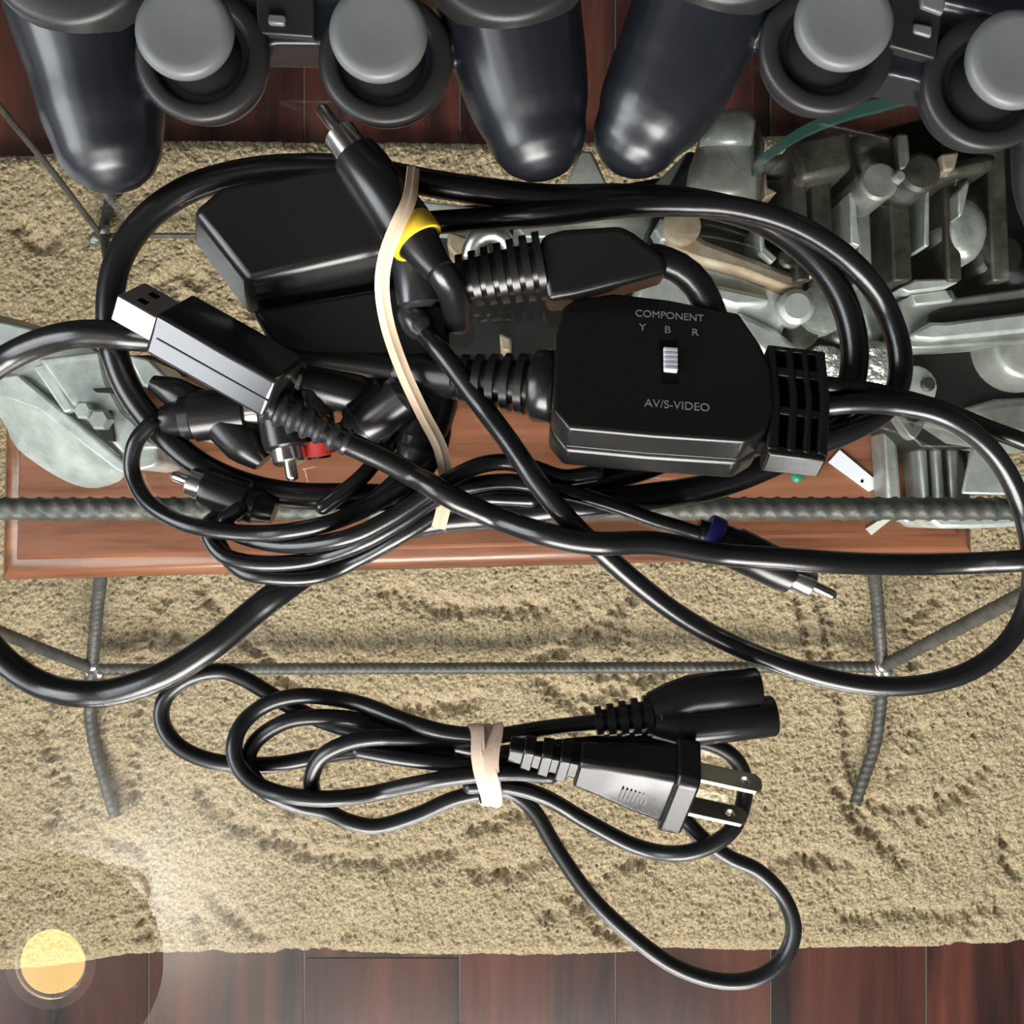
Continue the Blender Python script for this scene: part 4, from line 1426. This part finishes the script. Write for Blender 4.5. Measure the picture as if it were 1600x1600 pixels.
for cs in (-0.0072, 0.0072):
    mb = MB()
    c0 = PC + sv * cs
    w2, th = 0.0032, 0.0008
    out = [(0.0030, -w2), (0.0200, -w2), (0.0216, -w2 * 0.55), (0.0216, w2 * 0.55), (0.0200, w2), (0.0030, w2)]
    hole = [(0.0168 + 0.0014 * math.cos(a), 0.0014 * math.sin(a)) for a in np.linspace(0, 2 * PI, 13)[:-1]]
    bm = bmesh.new()
    # flat blade with a real hole: bridge between outline and hole, then thickness
    ov = [bm.verts.new(c0 + ax * a + wv * b - sv * th) for a, b in out]
    hv_ = [bm.verts.new(c0 + ax * a + wv * b - sv * th) for a, b in hole]
    oe = [bm.edges.new((ov[i], ov[(i + 1) % len(ov)])) for i in range(len(ov))]
    he = [bm.edges.new((hv_[i], hv_[(i + 1) % len(hv_)])) for i in range(len(hv_))]
    bmesh.ops.triangle_fill(bm, use_beauty=True, use_dissolve=False, edges=oe + he)
    ge = bmesh.ops.extrude_face_region(bm, geom=list(bm.faces))
    bmesh.ops.translate(bm, verts=[g for g in ge['geom'] if isinstance(g, bmesh.types.BMVert)], vec=sv * th * 2)
    bmesh.ops.recalc_face_normals(bm, faces=bm.faces)
    me = bpy.data.meshes.new('blade')
    bmesh.ops.translate(bm, verts=bm.verts, vec=-root_loc(pc))
    bm.to_mesh(me)
    bm.free()
    me.materials.append(M_blade)
    ob = bpy.data.objects.new('blade', me)
    COL.objects.link(ob)
    ob.parent = pc
    bv = ob.modifiers.new('bevel', 'BEVEL')
    bv.width = 0.0002
    bv.limit_method = 'ANGLE'

# rubber band wound twice round the bundle
mb = MB()
for (xt, xb_, w, ph) in ((742, 762, 0.0021, 0.0), (772, 768, 0.0023, 0.4), (756, 776, 0.0016, 0.8)):
    rings = []
    for i in range(40):
        a = 2 * PI * i / 40
        yy = 1195 - 62 * math.cos(a)
        zz = 9.3 + 9.6 * math.sin(a)
        if zz < 0.6: zz = 0.6
        f = (1 - math.cos(a)) / 2
        p = P(xt + (xb_ - xt) * f + 3 * math.sin(3 * a + ph), yy, zz)
        o_ = Vector((0, math.cos(a), math.sin(a)))
        tw = 0.6 * math.sin(2 * a + ph * 3)
        s = (Vector((1, 0, 0)) * math.cos(tw) + o_ * math.sin(tw) * 0.6).normalized()
        nrm = (o_ - s * o_.dot(s)).normalized()
        rings.append([p - s * w - nrm * 0.0003, p + s * w - nrm * 0.0003, p + s * w * 0.98 + nrm * 0.0003, p + nrm * 0.0006, p - s * w * 0.98 + nrm * 0.0003])
    mb.rings(rings, closed=True, caps=False)
tag(mb.build('rubber_band', M_band, smooth=50, origin=P(758, 1195, 0)), 'tan rubber band wound twice round the bundled power cord', 'rubber band')

# ------------------------------------------------------------------ pendant lamp mirrored in the glass
LZ = 1.55
lx, ly = (80 - 800) / F * (LZ + CZ), (800 - 1505) / F * (LZ + CZ)
lamp = empty('pendant_lamp', (lx, ly, LZ), 'dark brown pendant lamp with warm round bulb, mirrored in the glass at lower left', 'lamp')
mb = MB()
c = Vector((lx, ly, LZ))
R = 170 / F * (LZ + CZ)
prof = [(0.0, R), (0.012, R + 0.002), (0.07, R * 0.86), (0.12, R * 0.55), (0.125, R * 0.50), (0.115, R * 0.50), (0.066, R * 0.82), (0.020, R * 0.90), (0.012, R * 0.55), (0.012, 0.072)]
mb.lathe(c, c + Vector((0, 0, 1)), prof + [(0.0, 0.074), (0.0, R)], 64, caps=False)
mb.build('shade', M_shade, lamp, smooth=50)
mb = MB()
mb.lathe(c + Vector((0, 0, -0.004)), c + Vector((0, 0, 1)), [(0, 0.061), (0, 0.078), (0.010, 0.076), (0.010, 0.063), (0, 0.061)], 48, caps=False)
mb.build('ring', M_brass, lamp, smooth=40)
mb = MB()
mb.lathe(c + Vector((0, 0, -0.012)), c + Vector((0, 0, 1)), [(0, 0.001), (0.001, 0.02), (0.005, 0.042), (0.012, 0.053), (0.02, 0.0555), (0.035, 0.05), (0.05, 0.03)], 40)
mb.build('bulb', M_bulb, lamp, smooth=60)
mb = MB()
mb.tube([c + Vector((0, 0, 0.05)), c + Vector((0, 0, 0.2)), Vector((lx, ly, ZC))], 0.004, 8)
mb.build('cord', M_cable, lamp)
mb = MB()
mb.lathe(Vector((lx, ly, ZC - 0.025)), Vector((lx, ly, ZC)), [(0, 0.03), (0.01, 0.05), (0.025, 0.055)], 24)
mb.build('ceiling_rose', M_shade, lamp)
pl = bpy.data.lights.new('ceiling_fill', 'POINT')  # added light over the shade; brightens the ceiling mirrored in the glass
pl.energy = 66
pl.color = (1.0, 0.94, 0.86)
pl.shadow_soft_size = 0.03
po = bpy.data.objects.new('ceiling_fill', pl)
po.location = (0.05, 0, 0.16)
COL.objects.link(po)
po.parent = lamp
